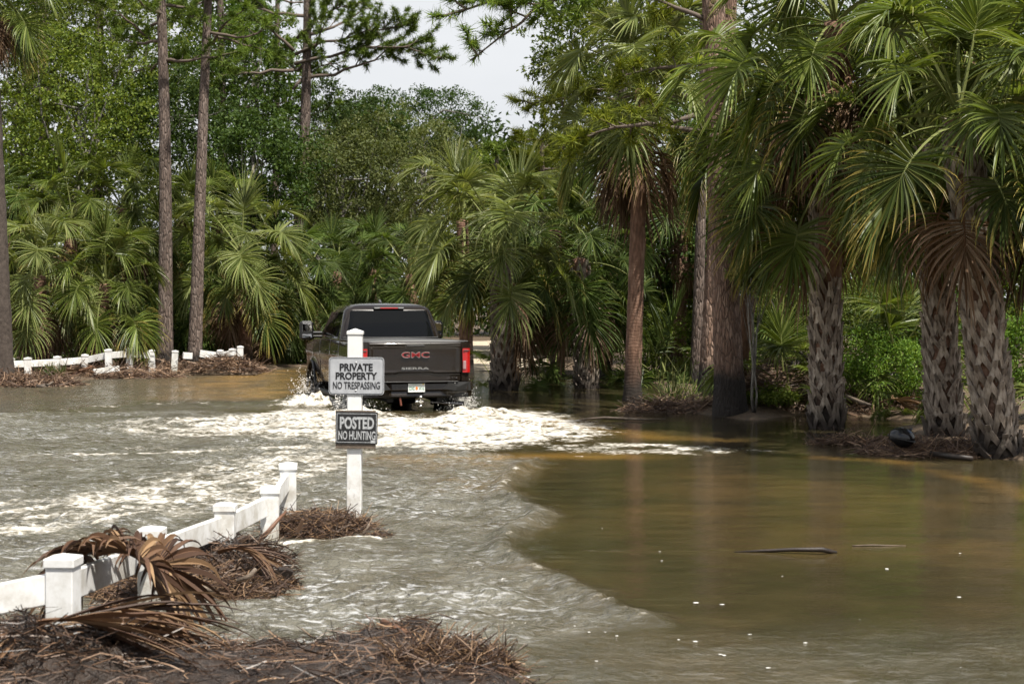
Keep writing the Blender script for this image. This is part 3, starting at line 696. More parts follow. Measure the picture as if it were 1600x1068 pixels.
# left bank and background palms
G1 = 'palms massed along the left bank'
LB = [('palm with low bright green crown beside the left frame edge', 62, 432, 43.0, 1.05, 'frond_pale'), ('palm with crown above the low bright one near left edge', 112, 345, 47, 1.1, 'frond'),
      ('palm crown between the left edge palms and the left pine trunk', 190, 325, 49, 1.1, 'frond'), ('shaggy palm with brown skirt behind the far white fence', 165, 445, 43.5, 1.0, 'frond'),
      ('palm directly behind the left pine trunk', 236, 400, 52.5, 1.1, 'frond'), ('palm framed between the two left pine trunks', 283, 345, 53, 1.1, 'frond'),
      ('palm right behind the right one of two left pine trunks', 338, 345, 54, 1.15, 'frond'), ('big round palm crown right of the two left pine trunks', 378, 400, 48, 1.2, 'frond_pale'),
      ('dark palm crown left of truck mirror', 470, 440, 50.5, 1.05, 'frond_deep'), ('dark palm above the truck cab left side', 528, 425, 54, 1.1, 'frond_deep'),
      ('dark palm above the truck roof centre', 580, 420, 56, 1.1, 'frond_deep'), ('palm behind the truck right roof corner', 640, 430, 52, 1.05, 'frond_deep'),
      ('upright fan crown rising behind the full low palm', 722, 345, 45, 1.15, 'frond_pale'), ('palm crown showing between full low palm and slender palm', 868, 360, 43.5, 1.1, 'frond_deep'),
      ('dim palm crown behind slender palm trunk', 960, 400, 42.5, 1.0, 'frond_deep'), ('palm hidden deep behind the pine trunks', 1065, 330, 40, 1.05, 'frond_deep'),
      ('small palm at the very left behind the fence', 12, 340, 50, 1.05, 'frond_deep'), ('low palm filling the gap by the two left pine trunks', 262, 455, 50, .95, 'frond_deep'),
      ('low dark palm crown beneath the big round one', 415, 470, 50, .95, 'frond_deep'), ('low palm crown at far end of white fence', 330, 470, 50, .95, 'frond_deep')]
for i, (lab, px, py, d, s, mt) in enumerate(LB):
    c = P(px, py, d); rng = random.Random(300 + i); bx = c.x + rng.uniform(-.5, .5)
    palm(lab, Vector((bx, d + rng.uniform(-.2, .2), gh(bx, d))), c, 100 + i, 28, 9 if px < 450 else 5, .20, 0, mat=mt, old=.25, size=s, group=G1 if px < 450 else None)
palm('palm with dark slim trunk cut by the left frame edge', WP(6, 601), P(-22, -30, 38.3), 60, 16, 12, .25, 0, old=.3, size=1.0, tmat='palm_dark')

# ------------------------------------------------------------------ pines
def tufts(tips, rng, K=34, L=(.17, .28), w=.011, spread=.95):
    n = len(tips); Pp = np.repeat(np.array([t[0] for t in tips]), K, 0); D = np.repeat(np.array([t[1] for t in tips]), K, 0)
    u = rng.normal(size=(n * K, 3)); u /= np.linalg.norm(u, axis=1, keepdims=True)
    d = D * .62 + u * spread; d /= np.linalg.norm(d, axis=1, keepdims=True)
    b = Pp - D * rng.uniform(0, .22, (n * K, 1)); ln = rng.uniform(L[0], L[1], (n * K, 1))
    s = np.cross(d, rng.normal(size=(n * K, 3))); s /= np.linalg.norm(s, axis=1, keepdims=True)
    tip = b + d * ln; tip[:, 2] -= .10 * ln[:, 0]
    V = np.stack([b + s * w, b - s * w, tip], 1).reshape(-1, 3); T = np.arange(len(V)).reshape(-1, 3)
    return V, T
def grow_limb(mb, tips, a, b, r0, rng, nsub=7, sag=-.1, sub_len=.38, tuft_from=.45):
    a = np.array(a, float); b = np.array(b, float); L = np.linalg.norm(b - a); m = 9; pts = []
    side = rng.normal(size=3) * .05 * L
    for k in range(m):
        t = k / (m - 1); p = a * (1 - t) + b * t + side * math.sin(math.pi * t) + np.array([0, 0, sag * L * math.sin(math.pi * t)]) + rng.normal(size=3) * .012 * L * (0 < k < m - 1)
        pts.append(p)
    mb.tube([tuple(p) for p in pts], [r0 * (1 - .82 * k / (m - 1)) for k in range(m)], 6)
    pts = np.array(pts)
    def at(t):
        x = t * (m - 1); k = min(int(x), m - 2); return pts[k] + (pts[k + 1] - pts[k]) * (x - k), norm(pts[k + 1] - pts[k])
    for s in range(nsub):
        t = .28 + .72 * (s + rng.uniform(0, 1)) / nsub; t = min(t, .99)
        p, d = at(t); v = norm(d * .75 + rng.normal(size=3) * .65 + np.array([0, 0, .25])); sl = sub_len * L * (1.05 - .6 * t) * rng.uniform(.6, 1.2)
        q = [p + v * sl * x + np.array([0, 0, .10 * sl * x * x]) + rng.normal(size=3) * .02 * sl for x in np.linspace(0, 1, 4)]
        mb.tube([tuple(x) for x in q], [r0 * .32 * (1 - .7 * k / 3) for k in range(4)], 4, cap=False)
        nt = max(3, int(sl / .16))
        for k in range(nt):
            x = tuft_from + (1 - tuft_from) * (k + .5) / nt; j = min(int(x * 3), 2); pp = q[j] + (q[j + 1] - q[j]) * (x * 3 - j)
            dd = norm(v + rng.normal(size=3) * .8 + np.array([0, 0, .4])); off = rng.uniform(.05, .22)
            tips.append((pp + dd * off, dd))
        tips.append((q[-1], v))
    tips.append((pts[-1], norm(pts[-1] - pts[-2])))
def pine(label, base, top, rad, seed, crown_from=.45, nlimbs=14, reach=2.6, extra=(), detail=16, mat='needle', bark='pine_bark_far', relief=.0, K=34, w=.011, sub=7, group=None, limbs_dir=None, rtop=.35):
    rng = np.random.RandomState(seed); b = np.array(base, float); t_ = np.array(top, float)
    root = thing('pine_tree', label, 'pine tree', base, (0, 0, 0), group)
    H = t_[2] - b[2]; m = int(max(12, H / (.10 if relief else .5))); n = detail * (3 if relief else 1)
    side = rng.normal(size=2) * .012 * H
    def axis(t): return np.array([(t_[0] - b[0]) * t + side[0] * math.sin(2.6 * t), (t_[1] - b[1]) * t + side[1] * math.sin(3 * t), H * t])
    V = []
    for k in range(m):
        t = k / (m - 1); c = axis(t); z = H * t
        if k == 0: c[2] -= .5
        r = rad * (1 - (1 - rtop) * t) + rad * .30 * math.exp(-z / .35)
        for j in range(n):
            an = 2 * math.pi * j / n; rr = r
            if relief:
                pv = Vector((math.cos(an) * 3.4 * r / .25, math.sin(an) * 3.4 * r / .25, z * 2.1 + seed)); dd = mnoise.voronoi(pv)[0]
                rr += relief * (min(1.0, (dd[1] - dd[0]) * 3.2) - .6) + relief * .5 * mnoise.noise(pv * 4)
            V.append(c + np.array([rr * math.cos(an), rr * math.sin(an), 0]))
    Q = [[i * n + k, i * n + (k + 1) % n, (i + 1) * n + (k + 1) % n, (i + 1) * n + k] for i in range(m - 1) for k in range(n)]
    put('trunk', mk_mesh('trunk', np.array(V), [np.array(Q)], M[bark], True), root)
    tips = []
    for i in range(nlimbs):
        mb = MB()
        t = crown_from + (1 - crown_from) * (i + rng.uniform(0, .9)) / nlimbs; a = axis(min(t, .995))
        az = i * 2.4 + rng.uniform(-.5, .5) if limbs_dir is None else limbs_dir + rng.uniform(-1.1, 1.1)
        L = reach * (1.15 - .75 * ((t - crown_from) / (1 - crown_from))) * rng.uniform(.7, 1.15)
        grow_limb(mb, tips, a, a + np.array([math.cos(az) * L, math.sin(az) * L, L * rng.uniform(.05, .5)]), rad * .26, rng, sub); mb.build('limb', M['limb'], root, True)
    for (p0, p1, r0, ns) in extra:
        mb = MB(); grow_limb(mb, tips, np.array(p0) - b, np.array(p1) - b, r0, rng, ns, sag=.04, sub_len=.34, tuft_from=.3); mb.build('limb', M['limb'], root, True)
    Vt, T = tufts(tips, rng, K, w=w)
    put('needles', mk_mesh('needles', Vt, [T], M[mat]), root)
    return root
pine('left one of two tall pines behind the far white fence, trunk bending left', WP(258, 569, .2), P(222, -330, 47.0), .225, 1, .52, 16, 2.6, extra=[(P(232, 60, 47.3), P(130, 0, 46.5), .05, 6), (P(236, 110, 47.3), P(290, 95, 46.6), .04, 5), (P(236, 40, 47.3), P(310, 30, 46), .05, 7)], mat='needle')
pine('right one of two tall pines behind the far white fence, trunk leaning right', WP(304, 570, .2), P(345, -330, 47.5), .20, 2, .55, 14, 2.4, extra=[(P(331, 70, 47.5), P(390, 12, 46.5), .05, 6), (P(333, 55, 47.5), P(420, 80, 48.5), .05, 6)], mat='needle')
pine('pine left of the sky gap with long bough reaching right', Vector(P(452, 560, 62)), P(470, -160, 62), .30, 3, .60, 12, 3.4,
     extra=[(P(460, 100, 62), P(690, 92, 61), .075, 26), (P(462, 85, 62), P(640, 40, 62), .07, 24), (P(464, 60, 62), P(560, 5, 61), .06, 16), (P(459, 110, 62), P(345, 120, 61), .08, 8), (P(459, 80, 62), P(390, 30, 61), .08, 8), (P(458, 140, 62), P(540, 95, 63), .07, 8)], mat='needle', K=40, w=.013)
pine('thin pine behind left pines below upper left edge', Vector(P(352, 560, 66)), P(340, -200, 66), .26, 4, .5, 16, 3.0, mat='needle_far')
pine('thin pine standing close left of the pine with long bough', Vector(P(425, 560, 68)), P(432, -120, 68), .2, 5, .55, 14, 2.6, mat='needle')
pine('far pine at the upper left with yellow-green needles', Vector(P(150, 560, 62)), P(160, -260, 62), .28, 6, .42, 18, 3.2, mat='needle')
pine('far pine at the left frame edge above the palms', Vector(P(60, 560, 64)), P(50, -260, 64), .28, 7, .45, 18, 3.2, mat='needle_far')
# right: three trunks
pine('thick dark-based pine trunk, foremost of three right of centre', WP(1142, 650), P(1092, -560, 27.5), .25, 8, .82, 5, 2.2, bark='pine_bark', relief=.016,
     extra=[(P(1105, 205, 27.4), P(880, 225, 27.6), .055, 14), (P(1105, 100, 27.4), P(960, 120, 28.5), .05, 8), (P(1102, 30, 27.4), P(985, -20, 28), .05, 8)], mat='needle_bright', rtop=.55)
pine('middle pine trunk of three right of centre, close behind the foremost', WP(1105, 632), P(1170, -560, 30.5), .185, 9, .82, 5, 2.2, bark='pine_bark', relief=.016,
     extra=[(P(1106, -60, 30.4), P(715, 20, 31.5), .10, 18), (P(1000, -40, 30.8), P(735, 95, 31.0), .07, 14), (P(1106, -120, 30.4), P(800, -20, 30), .10, 14)], mat='needle', rtop=.55)
pine('rear pine trunk of three right of centre, slim and dark', WP(1087, 606), P(1082, -400, 36), .14, 10, .78, 6, 2.2, bark='pine_bark_far', mat='needle_bright',
     extra=[(P(1085, 180, 36), P(850, 210, 37), .06, 14), (P(1085, 150, 36), P(830, 165, 38), .06, 14), (P(1085, 90, 36), P(905, 150, 37), .06, 12)])
pine('young bright pine showing above the full low palm', Vector(P(850, 560, 50)), P(845, 215, 50), .16, 12, .25, 26, 1.9, mat='needle_bright', K=38)
pine('young bright pine just left of the bright one above the low palm', Vector(P(775, 560, 54)), P(778, 232, 54), .16, 13, .3, 22, 1.7, mat='needle')

# ------------------------------------------------------------------ broadleaf trees
def leaf_cloud(rng, centres, radii, nper, size, flat=.6):
    n = len(centres) * nper
    c = np.repeat(np.asarray(centres, float), nper, 0); rr = np.repeat(np.asarray(radii, float), nper)[:, None]
    off = rng.normal(size=(n, 3)); off /= np.linalg.norm(off, axis=1, keepdims=True); off *= rng.uniform(.25, 1, (n, 1)) ** .6
    off[:, 2] *= flat; p = c + off * rr
    d = rng.normal(size=(n, 3)) + off * .6; d[:, 2] -= .15; d /= np.linalg.norm(d, axis=1, keepdims=True)
    s = np.cross(d, rng.normal(size=(n, 3)) * .6 + np.array([0, 0, 1.0])); s /= np.linalg.norm(s, axis=1, keepdims=True)
    L = size * rng.uniform(.7, 1.3, (n, 1)); u = np.cross(s, d)
    V = np.stack([p, p + d * L * .5 + s * L * .24 + u * L * .06, p + d * L, p + d * L * .5 - s * L * .24 + u * L * .06], 1).reshape(-1, 3)
    return V, np.arange(len(V)).reshape(-1, 4)
def crown_centres(rng, n, rx, ry, rz, seed):
    u = rng.normal(size=(n, 3)); u /= np.linalg.norm(u, axis=1, keepdims=True)
    lump = np.array([1 + .35 * mnoise.noise(Vector(v * 1.7) + Vector((seed * 3.1, 0, 0))) for v in u])
    r = rng.uniform(.15, 1, n) ** .42 * lump
    return u * r[:, None] * np.array([rx, ry, rz])
def broadleaf(name, label, cat, centre, rx, ry, rz, mat, seed, ncl=260, nper=70, size=.10, base_z=None, trunk=True, group=None, trunk_mat='grey_bark', clr=.42):
    rng = np.random.RandomState(seed); c = Vector(centre)
    bz = gh(c.x, c.y) if base_z is None else base_z
    root = thing(name, label, cat, (c.x, c.y, bz), (0, 0, 0), group); hc = c.z - bz
    cen = crown_centres(rng, ncl, rx, ry, rz, seed) + np.array([0, 0, hc])
    cen[:, 2] = np.maximum(cen[:, 2], .15)
    V, Q = leaf_cloud(rng, cen, rng.uniform(.6, 1.3, ncl) * clr, nper, size)
    put('crown', mk_mesh('crown', V, [Q], M[mat]), root)
    mb = MB(); ntr = 1 if trunk else 4
    for k in range(ntr):
        o = rng.normal(size=2) * (.06 if trunk else .15) * rx; r0 = .055 * rx if trunk else .02
        p = [Vector((o[0] * t * 2, o[1] * t * 2, -.2 + (hc + .2 * rz) * t)) + Vector(rng.normal(size=3) * .05 * rx * (t > 0)) for t in np.linspace(0, 1, 6)]
        mb.tube(p, [r0 * (1 - .65 * t) for t in np.linspace(0, 1, 6)], 8)
        for j in range(14 if trunk else 4):
            e = cen[rng.randint(ncl)]; s_ = p[rng.randint(2, 6)]; mid = (np.array(s_) + e) / 2 + rng.normal(size=3) * .12 * rx
            mb.tube([s_, Vector(mid), Vector(e)], [r0 * .34, r0 * .22, r0 * .08], 5, cap=False)
    mb.build('trunk', M[trunk_mat], root, True)
    return root
BT = [('broad tree with pale thin stems high behind the left palms', 115, 190, 56, 3.2, 3.4, 'leaf_mid', 330), ('leafy tree filling the upper left corner', 40, 70, 60, 3.4, 3.4, 'leaf_mid', 330),
      ('leafy tree behind the left pine trunk', 205, 110, 62, 3.4, 3.6, 'leaf_mid', 330), ('tree between and behind the two left pines', 275, 210, 58, 2.6, 3.0, 'leaf_dark', 280),
      ('glossy dark tree draped with vines left of the sky gap', 400, 265, 56, 2.2, 2.6, 'leaf_dark', 320), ('bright tree top right of the two left pines', 385, 110, 66, 2.8, 3.2, 'leaf_bright', 260),
      ('tree behind the left palms low on the left', 60, 300, 56, 2.6, 2.6, 'leaf_mid', 260), ('greyish olive oak in the centre below the sky gap', 640, 285, 66, 3.6, 3.2, 'leaf_olive', 420),
      ('smaller olive tree left of the central oak', 545, 300, 62, 2.4, 3.0, 'leaf_olive', 300), ('dark green tree left of the central oak top', 500, 225, 70, 2.4, 3.2, 'leaf_dark', 300),
      ('rounded dark crown topping the skyline in the gap', 650, 195, 80, 3.8, 2.0, 'needle_far', 360), ('dark skyline crown just left of the rounded one', 565, 210, 82, 2.8, 1.9, 'needle_far', 260),
      ('tree behind the full low palm crown', 830, 310, 56, 2.8, 2.6, 'leaf_mid', 300), ('feathery cedar behind slender palm trunk', 1050, 395, 41, 1.6, 2.3, 'leaf_dark', 330),
      ('tree high behind the slender palm crown', 960, 90, 54, 3.2, 3.6, 'leaf_mid', 330), ('tree behind the three pine trunks', 1130, 250, 46, 2.6, 3.2, 'leaf_dark', 300),
      ('shaded tree in back of the stout booted palm', 1230, 380, 38, 2.0, 2.4, 'leaf_dark', 320), ('mid green tree between the stout palm and the close pair', 1385, 400, 36, 2.0, 2.2, 'leaf_mid', 320),
      ('tree behind the close pair of booted palms', 1530, 420, 34, 2.0, 2.3, 'leaf_mid', 320), ('tree high in the upper right behind the palms', 1400, 130, 44, 3.2, 3.2, 'leaf_dark', 330),
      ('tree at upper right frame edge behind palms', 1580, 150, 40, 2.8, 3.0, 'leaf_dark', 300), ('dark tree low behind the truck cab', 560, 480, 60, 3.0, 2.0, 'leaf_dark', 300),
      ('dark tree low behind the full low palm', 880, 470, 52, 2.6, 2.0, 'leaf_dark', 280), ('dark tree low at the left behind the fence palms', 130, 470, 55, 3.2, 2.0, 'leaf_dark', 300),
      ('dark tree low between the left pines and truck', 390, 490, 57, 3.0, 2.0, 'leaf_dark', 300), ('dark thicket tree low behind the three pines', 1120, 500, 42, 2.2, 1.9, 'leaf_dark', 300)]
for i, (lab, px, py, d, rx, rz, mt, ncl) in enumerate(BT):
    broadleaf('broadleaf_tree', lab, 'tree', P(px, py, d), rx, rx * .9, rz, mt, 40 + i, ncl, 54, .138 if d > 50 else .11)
SH = [('bright green fine-leaved shrub between the stout palm and the close pair', 1385, 575, 27.6, .85, .62, 'leaf_bright', 150, .055), ('green shrub at right frame edge behind the leaning palm', 1592, 560, 25, .8, .8, 'leaf_bright', 120, .06),
      ('low green shrub at foot of foremost pine', 1205, 628, 27.5, .55, .25, 'leaf_mid', 60, .06), ('feathery green bush behind the bright shrub', 1340, 500, 32, 1.3, 1.0, 'leaf_mid', 170, .07),
      ('pale-leaved sapling twig against the foremost pine trunk', 1178, 425, 26.6, .42, .35, 'leaf_olive', 14, .12), ('green bush behind slender palm trunk base', 1050, 530, 40, 1.5, 1.1, 'leaf_mid', 150, .08),
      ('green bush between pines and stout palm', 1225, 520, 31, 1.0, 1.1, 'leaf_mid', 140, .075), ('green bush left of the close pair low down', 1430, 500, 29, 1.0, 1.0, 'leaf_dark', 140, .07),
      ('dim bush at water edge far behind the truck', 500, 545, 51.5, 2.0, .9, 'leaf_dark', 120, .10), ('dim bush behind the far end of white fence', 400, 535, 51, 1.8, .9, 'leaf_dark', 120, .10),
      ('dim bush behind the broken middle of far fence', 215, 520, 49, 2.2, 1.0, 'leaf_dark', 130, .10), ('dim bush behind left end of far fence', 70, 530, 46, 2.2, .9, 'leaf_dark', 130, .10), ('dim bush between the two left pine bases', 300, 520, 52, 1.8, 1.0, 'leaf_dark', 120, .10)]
for i, (lab, px, py, d, rx, rz, mt, ncl, ls) in enumerate(SH):
    broadleaf('shrub', lab, 'shrub', P(px, py, d), rx, rx * .85, rz, mt, 90 + i, ncl, 60, ls, trunk=False, clr=.22 * rx + .05)
# the wood closing the view: reads as one mass
rng = np.random.RandomState(5); C = []; Rr = []
while len(C) < 3200:
    d = rng.uniform(84, 97); px = rng.uniform(-260, 1860)
    top = 205 + 25 * math.sin(px * .03) if 470 < px < 850 else -320 + 120 * math.sin(px * .021)
    py = rng.uniform(top, 585); p = P(px, py, d)
    if p.z > .2: C.append(p); Rr.append(rng.uniform(.8, 1.6))
for k in range(500):
    C.append(Vector((rng.uniform(-55, 55), rng.uniform(-44, -34), rng.uniform(.5, 15)))); Rr.append(rng.uniform(1.2, 2.4))
for k in range(420):                                                  # the same wood goes on past both sides of the view
    sgn = 1 if k % 3 else -1; yy = rng.uniform(22, 84); xx_ = .45 * yy + (5 if sgn > 0 else 9) + rng.uniform(0, 9)
    C.append(Vector((sgn * xx_, yy, rng.uniform(.4, 12)))); Rr.append(rng.uniform(.9, 1.9))
V, Q = leaf_cloud(rng, C, Rr, 34, .40)
tag(put('far_wood', mk_mesh('far_wood', V, [Q], M['leaf_dark'])), 'dense dark wood closing the view behind all the palms', 'forest', kind='stuff')
# ------------------------------------------------------------------ lettering helper
def text_mesh(txt, w, h, bold=0.0, ext=0.004, mat=None, name='lettering'):
    cu_ = bpy.data.curves.new('txt', 'FONT'); cu_.body = txt; cu_.size = 1.0; cu_.offset = bold; cu_.resolution_u = 3
    o = bpy.data.objects.new('txt', cu_); COL.objects.link(o)
    dg = bpy.context.evaluated_depsgraph_get(); dg.update()
    me = bpy.data.meshes.new_from_object(o.evaluated_get(dg)); bpy.data.objects.remove(o); bpy.data.curves.remove(cu_)
    n = len(me.vertices); co = np.zeros(n * 3, np.float32); me.vertices.foreach_get('co', co); co = co.reshape(-1, 3)
    lo, hi = co.min(0), co.max(0)
    co[:, 0] = (co[:, 0] - (lo[0] + hi[0]) / 2) * w / (hi[0] - lo[0]); co[:, 1] = (co[:, 1] - (lo[1] + hi[1]) / 2) * h / (hi[1] - lo[1])
    # stand the letters up: x right, z up, face towards -y, with thickness
    polys = [list(p.vertices) for p in me.polygons]
    V = np.zeros((2 * n, 3)); V[:n, 0] = co[:, 0]; V[:n, 2] = co[:, 1]; V[:n, 1] = -ext; V[n:, 0] = co[:, 0]; V[n:, 2] = co[:, 1]
    cnt = {}
    for p in polys:
        for a, b in zip(p, p[1:] + p[:1]): cnt[(a, b)] = cnt.get((a, b), 0) + 1
    faces = [tuple(p) for p in polys]
    faces += [(a, n + a, n + b, b) for (a, b) in cnt if (b, a) not in cnt]
    bpy.data.meshes.remove(me)
    m2 = bpy.data.meshes.new(name); m2.from_pydata([tuple(v) for v in V], [], faces); m2.update()
    if mat: m2.materials.append(mat)
    return m2
def rrect(w, h, r, n=5):
    pts = []
    for cx_, cy_, a0 in ((w / 2 - r, h / 2 - r, 0), (-w / 2 + r, h / 2 - r, 90), (-w / 2 + r, -h / 2 + r, 180), (w / 2 - r, -h / 2 + r, 270)):
        for k in range(n + 1):
            a = R(a0 + 90 * k / n); pts.append((cx_ + r * math.cos(a), cy_ + r * math.sin(a)))
    return pts
def ring_frame(mb, outer, inner, y0, y1):
    n = len(outer); V = [(a, y0, b) for a, b in outer] + [(a, y0, b) for a, b in inner] + [(a, y1, b) for a, b in outer] + [(a, y1, b) for a, b in inner]
    Q = []
    for i in range(n):
        j = (i + 1) % n
        Q += [[i, j, n + j, n + i], [2 * n + i, 3 * n + i, 3 * n + j, 2 * n + j], [i, 2 * n + i, 2 * n + j, j], [n + i, n + j, 3 * n + j, 3 * n + i]]
    mb.add(V, None, Q); return mb

# ------------------------------------------------------------------ pickup truck
def paint():
    t = NT('dark_bronze_paint'); n = t.noise(3, 4); dz = t.n('SeparateXYZ'); g = t.n('NewGeometry'); t.l(g.outputs['Position'], dz.inputs[0])
    lo = t.n('MapRange'); t.l(dz.outputs[2], lo.inputs['Value']); lo.inputs['From Min'].default_value = 0.9; lo.inputs['From Max'].default_value = 0.1
    mud = t.math('MULTIPLY', lo.outputs[0], t.ramp(n, [(0.3, (0.05,) * 3), (0.7, (.3,) * 3)]))
    t.base(t.mix(mud, (0.012, 0.0085, 0.006), (0.055, 0.040, 0.027))).set(Roughness=0.22, Metallic=0.0); t.b.inputs['Specular IOR Level'].default_value = 0.15
    t.b.inputs['Coat Weight'].default_value = 0.9; t.b.inputs['Coat Roughness'].default_value = 0.05; return t.m
M['paint'] = paint()
M['black_plastic'] = simple('black_plastic', (0.012, 0.012, 0.012), 0.45)
M['under'] = simple('chassis_black', (0.008, 0.007, 0.006), 0.7)
M['tint'] = simple('tinted_glass', (0.004, 0.0045, 0.005), 0.02, spec=0.2)
M['chrome'] = simple('chrome', (0.72, 0.70, 0.66), 0.12, 1.0)
M['dark_chrome'] = simple('dark_chrome', (0.16, 0.15, 0.145), 0.22, 1.0)
M['red_lens'] = simple('red_lens', (0.38, 0.008, 0.008), 0.12, coat=1.0)
M['red_letter'] = simple('red_letter', (0.20, 0.010, 0.012), 0.3)
M['tyre'] = litter_mat('tyre_rubber', [(0.35, (0.012, 0.012, 0.011)), (0.65, (0.035, 0.032, 0.028))], rough=0.7, scale=12, bd=.006)
M['tonneau'] = litter_mat('tonneau_vinyl', [(0.3, (0.055, 0.055, 0.055)), (0.7, (0.075, 0.075, 0.074))], rough=0.5, scale=120, bd=.001)
M['mirror'] = simple('mirror_glass', (0.75, 0.77, 0.80), 0.02, 1.0)
M['plate_white'] = simple('plate_white', (0.72, 0.74, 0.72), 0.35)
M['plate_green'] = simple('plate_green', (0.02, 0.17, 0.09), 0.4)
M['plate_orange'] = simple('plate_orange', (0.75, 0.20, 0.03), 0.4)

WD = 0.22                                                    # water depth at the truck
tc_ = P(649, 600, 28.35)
truck = thing('pickup_truck', 'dark bronze-grey crew cab pickup truck driving away through the flood water', 'pickup truck', (tc_.x, tc_.y, -WD), (0, 0, R(16.0)))
RW, RF, AX_R, AX_F = 0.50, 0.50, 1.28, 5.25
prof = lambda z: float(np.interp(z, [.45, .60, .85, 1.05, 1.12, 1.28, 1.44, 1.5], [.93, .965, 1.0, 1.005, 1.022, 1.012, .985, .96]))
def side_panel(name, y0, y1, z0, z1, sg, arches=(), parent=truck, topf=None):
    ny_ = int(round((y1 - y0) / .045)) + 1; nz_ = int(round((z1 - z0) / .045)) + 1
    Yv = np.linspace(y0, y1, ny_); Zv = np.linspace(z0, z1, nz_); V = []; drop = []
    for z in Zv:
        for y in Yv:
            yy, zz = y, z
            if topf: zz = z0 + (z - z0) * (topf(y) - z0) / (z1 - z0)
            x = prof(zz); dr = False
            for (ac, az_, ar) in arches:
                r = math.hypot(yy - ac, zz - az_)
                if r < ar - .028: dr = True
                elif r < ar + .03 and r > 1e-6: yy = ac + (yy - ac) * ar / r; zz = az_ + (zz - az_) * ar / r; r = ar
                if zz > az_ - .2: x += .035 * math.exp(-max(0, r - ar) / .09)
            V.append((sg * x, yy, zz)); drop.append(dr)
    Q = []
    for i in range(nz_ - 1):
        for j in range(ny_ - 1):
            f = [i * ny_ + j, i * ny_ + j + 1, (i + 1) * ny_ + j + 1, (i + 1) * ny_ + j]
            if any(drop[k] for k in f): continue
            Q.append(f if sg > 0 else f[::-1])
    # inner skin gives the sheet its thickness at edges
    n = len(V); V2 = V + [(x - sg * .05, y, z) for x, y, z in V]; Q2 = Q + [[n + k for k in f[::-1]] for f in Q]
    ed = {}
    for f in Q:
        for a, b in zip(f, f[1:] + f[:1]): ed[(a, b)] = 1
    Q2 += [[b, a, n + a, n + b] for (a, b) in ed if (b, a) not in ed]
    return put(name, mk_mesh(name, V2, [np.array(Q2)], M['paint'], True), parent)
ARR = [(AX_R, .44, RW)]; ARF = [(AX_F, .44, RF)]
for sg in (-1, 1):
    bs = side_panel('bed_side', .10, 2.13, .52, 1.44, sg, ARR)
    rd = side_panel('rear_door', 2.15, 3.15, .56, 1.46, sg); fd = side_panel('front_door', 3.165, 4.33, .56, 1.46, sg)
    side_panel('front_fender', 4.345, 6.12, .52, 1.42, sg, ARF, topf=lambda y: 1.43 - .13 * sstep(5.0, 6.2, y))
    for dn, (d_, yh) in enumerate(((rd, 2.42), (fd, 3.42))):
        MB().box((sg * 1.045, yh, 1.22), (.03, .22, .035), bev=.012).build('door_handle', M['paint'], d_)
    MB().box((sg * .99, .95 + 0, 1.452), (.07, 2.1 * .96, .02), bev=.008).build('bed_rail_cap', M['black_plastic'], truck) if False else None
    # flare lips
    for nm, ac in (('fender_flare', AX_R), ('fender_flare', AX_F)):
        pts = [(sg * 1.045, ac + .515 * math.cos(a), .44 + .515 * math.sin(a)) for a in np.linspace(-.1, math.pi + .1, 18)]
        MB().tube(pts, .028, 6).build(nm, M['black_plastic'], truck, True)
    rb = MB().tube([(sg * .98, 1.95, .46), (sg * 1.04, 2.05, .40), (sg * 1.05, 3.0, .395), (sg * 1.04, 4.45, .40), (sg * .98, 4.55, .46)], .055, 8).build('running_board', M['black_plastic'], truck, True)
# chassis and wheel wells
mb = MB(); mb.box((0, 3.1, .62), (1.80, 5.6, .16)); mb.box((0, .9, .80), (1.7, 1.5, .5)); mb.box((0, 5.3, .85), (1.5, 1.5, .6)); mb.box((0, 3.2, .95), (1.84, 2.1, .7))
for s in (-.45, .45): mb.box((s, 2.6, .47), (.10, 5.2, .18))
mb.tube([(-.9, AX_R, .44), (.9, AX_R, .44)], .07, 8); mb.tube([(-.25, AX_R, .44), (.25, AX_R, .44)], .17, 10)
mb.build('chassis', M['under'], truck)
# bed: floor/front wall, tonneau
MB().box((0, 1.08, .78), (1.86, 2.02, .05)).build('bed_floor', M['under'], truck)
MB().box((0, 2.09, 1.12), (1.86, .04, .62)).build('bed_front_wall', M['paint'], truck)
for sg in (-1, 1): MB().box((sg * .955, 1.11, 1.449), (.10, 1.99, .022), bev=.008).build('bed_rail_cap', M['black_plastic'], truck)
tv = []
for j in range(16):
    for i in range(13):
        x = -1 + 2 * i / 12; y = j / 15; tv.append((x * .915, .08 + y * 2.02, 1.462 + .020 * (1 - x * x) - .012 * (1 - min(1, y * 8)) + .004 * math.sin(y * 19)))
tq = [[j * 13 + i, j * 13 + i + 1, (j + 1) * 13 + i + 1, (j + 1) * 13 + i] for j in range(15) for i in range(12)]
n0 = len(tv); tv += [(x, y, 1.43) for x, y, z in tv]; ed = {}
for f in tq:
    for a, b in zip(f, f[1:] + f[:1]): ed[(a, b)] = 1
tq += [[b, a, n0 + a, n0 + b] for (a, b) in ed if (b, a) not in ed]
put('tonneau_cover', mk_mesh('tonneau_cover', tv, [np.array(tq)], M['tonneau'], True), truck)
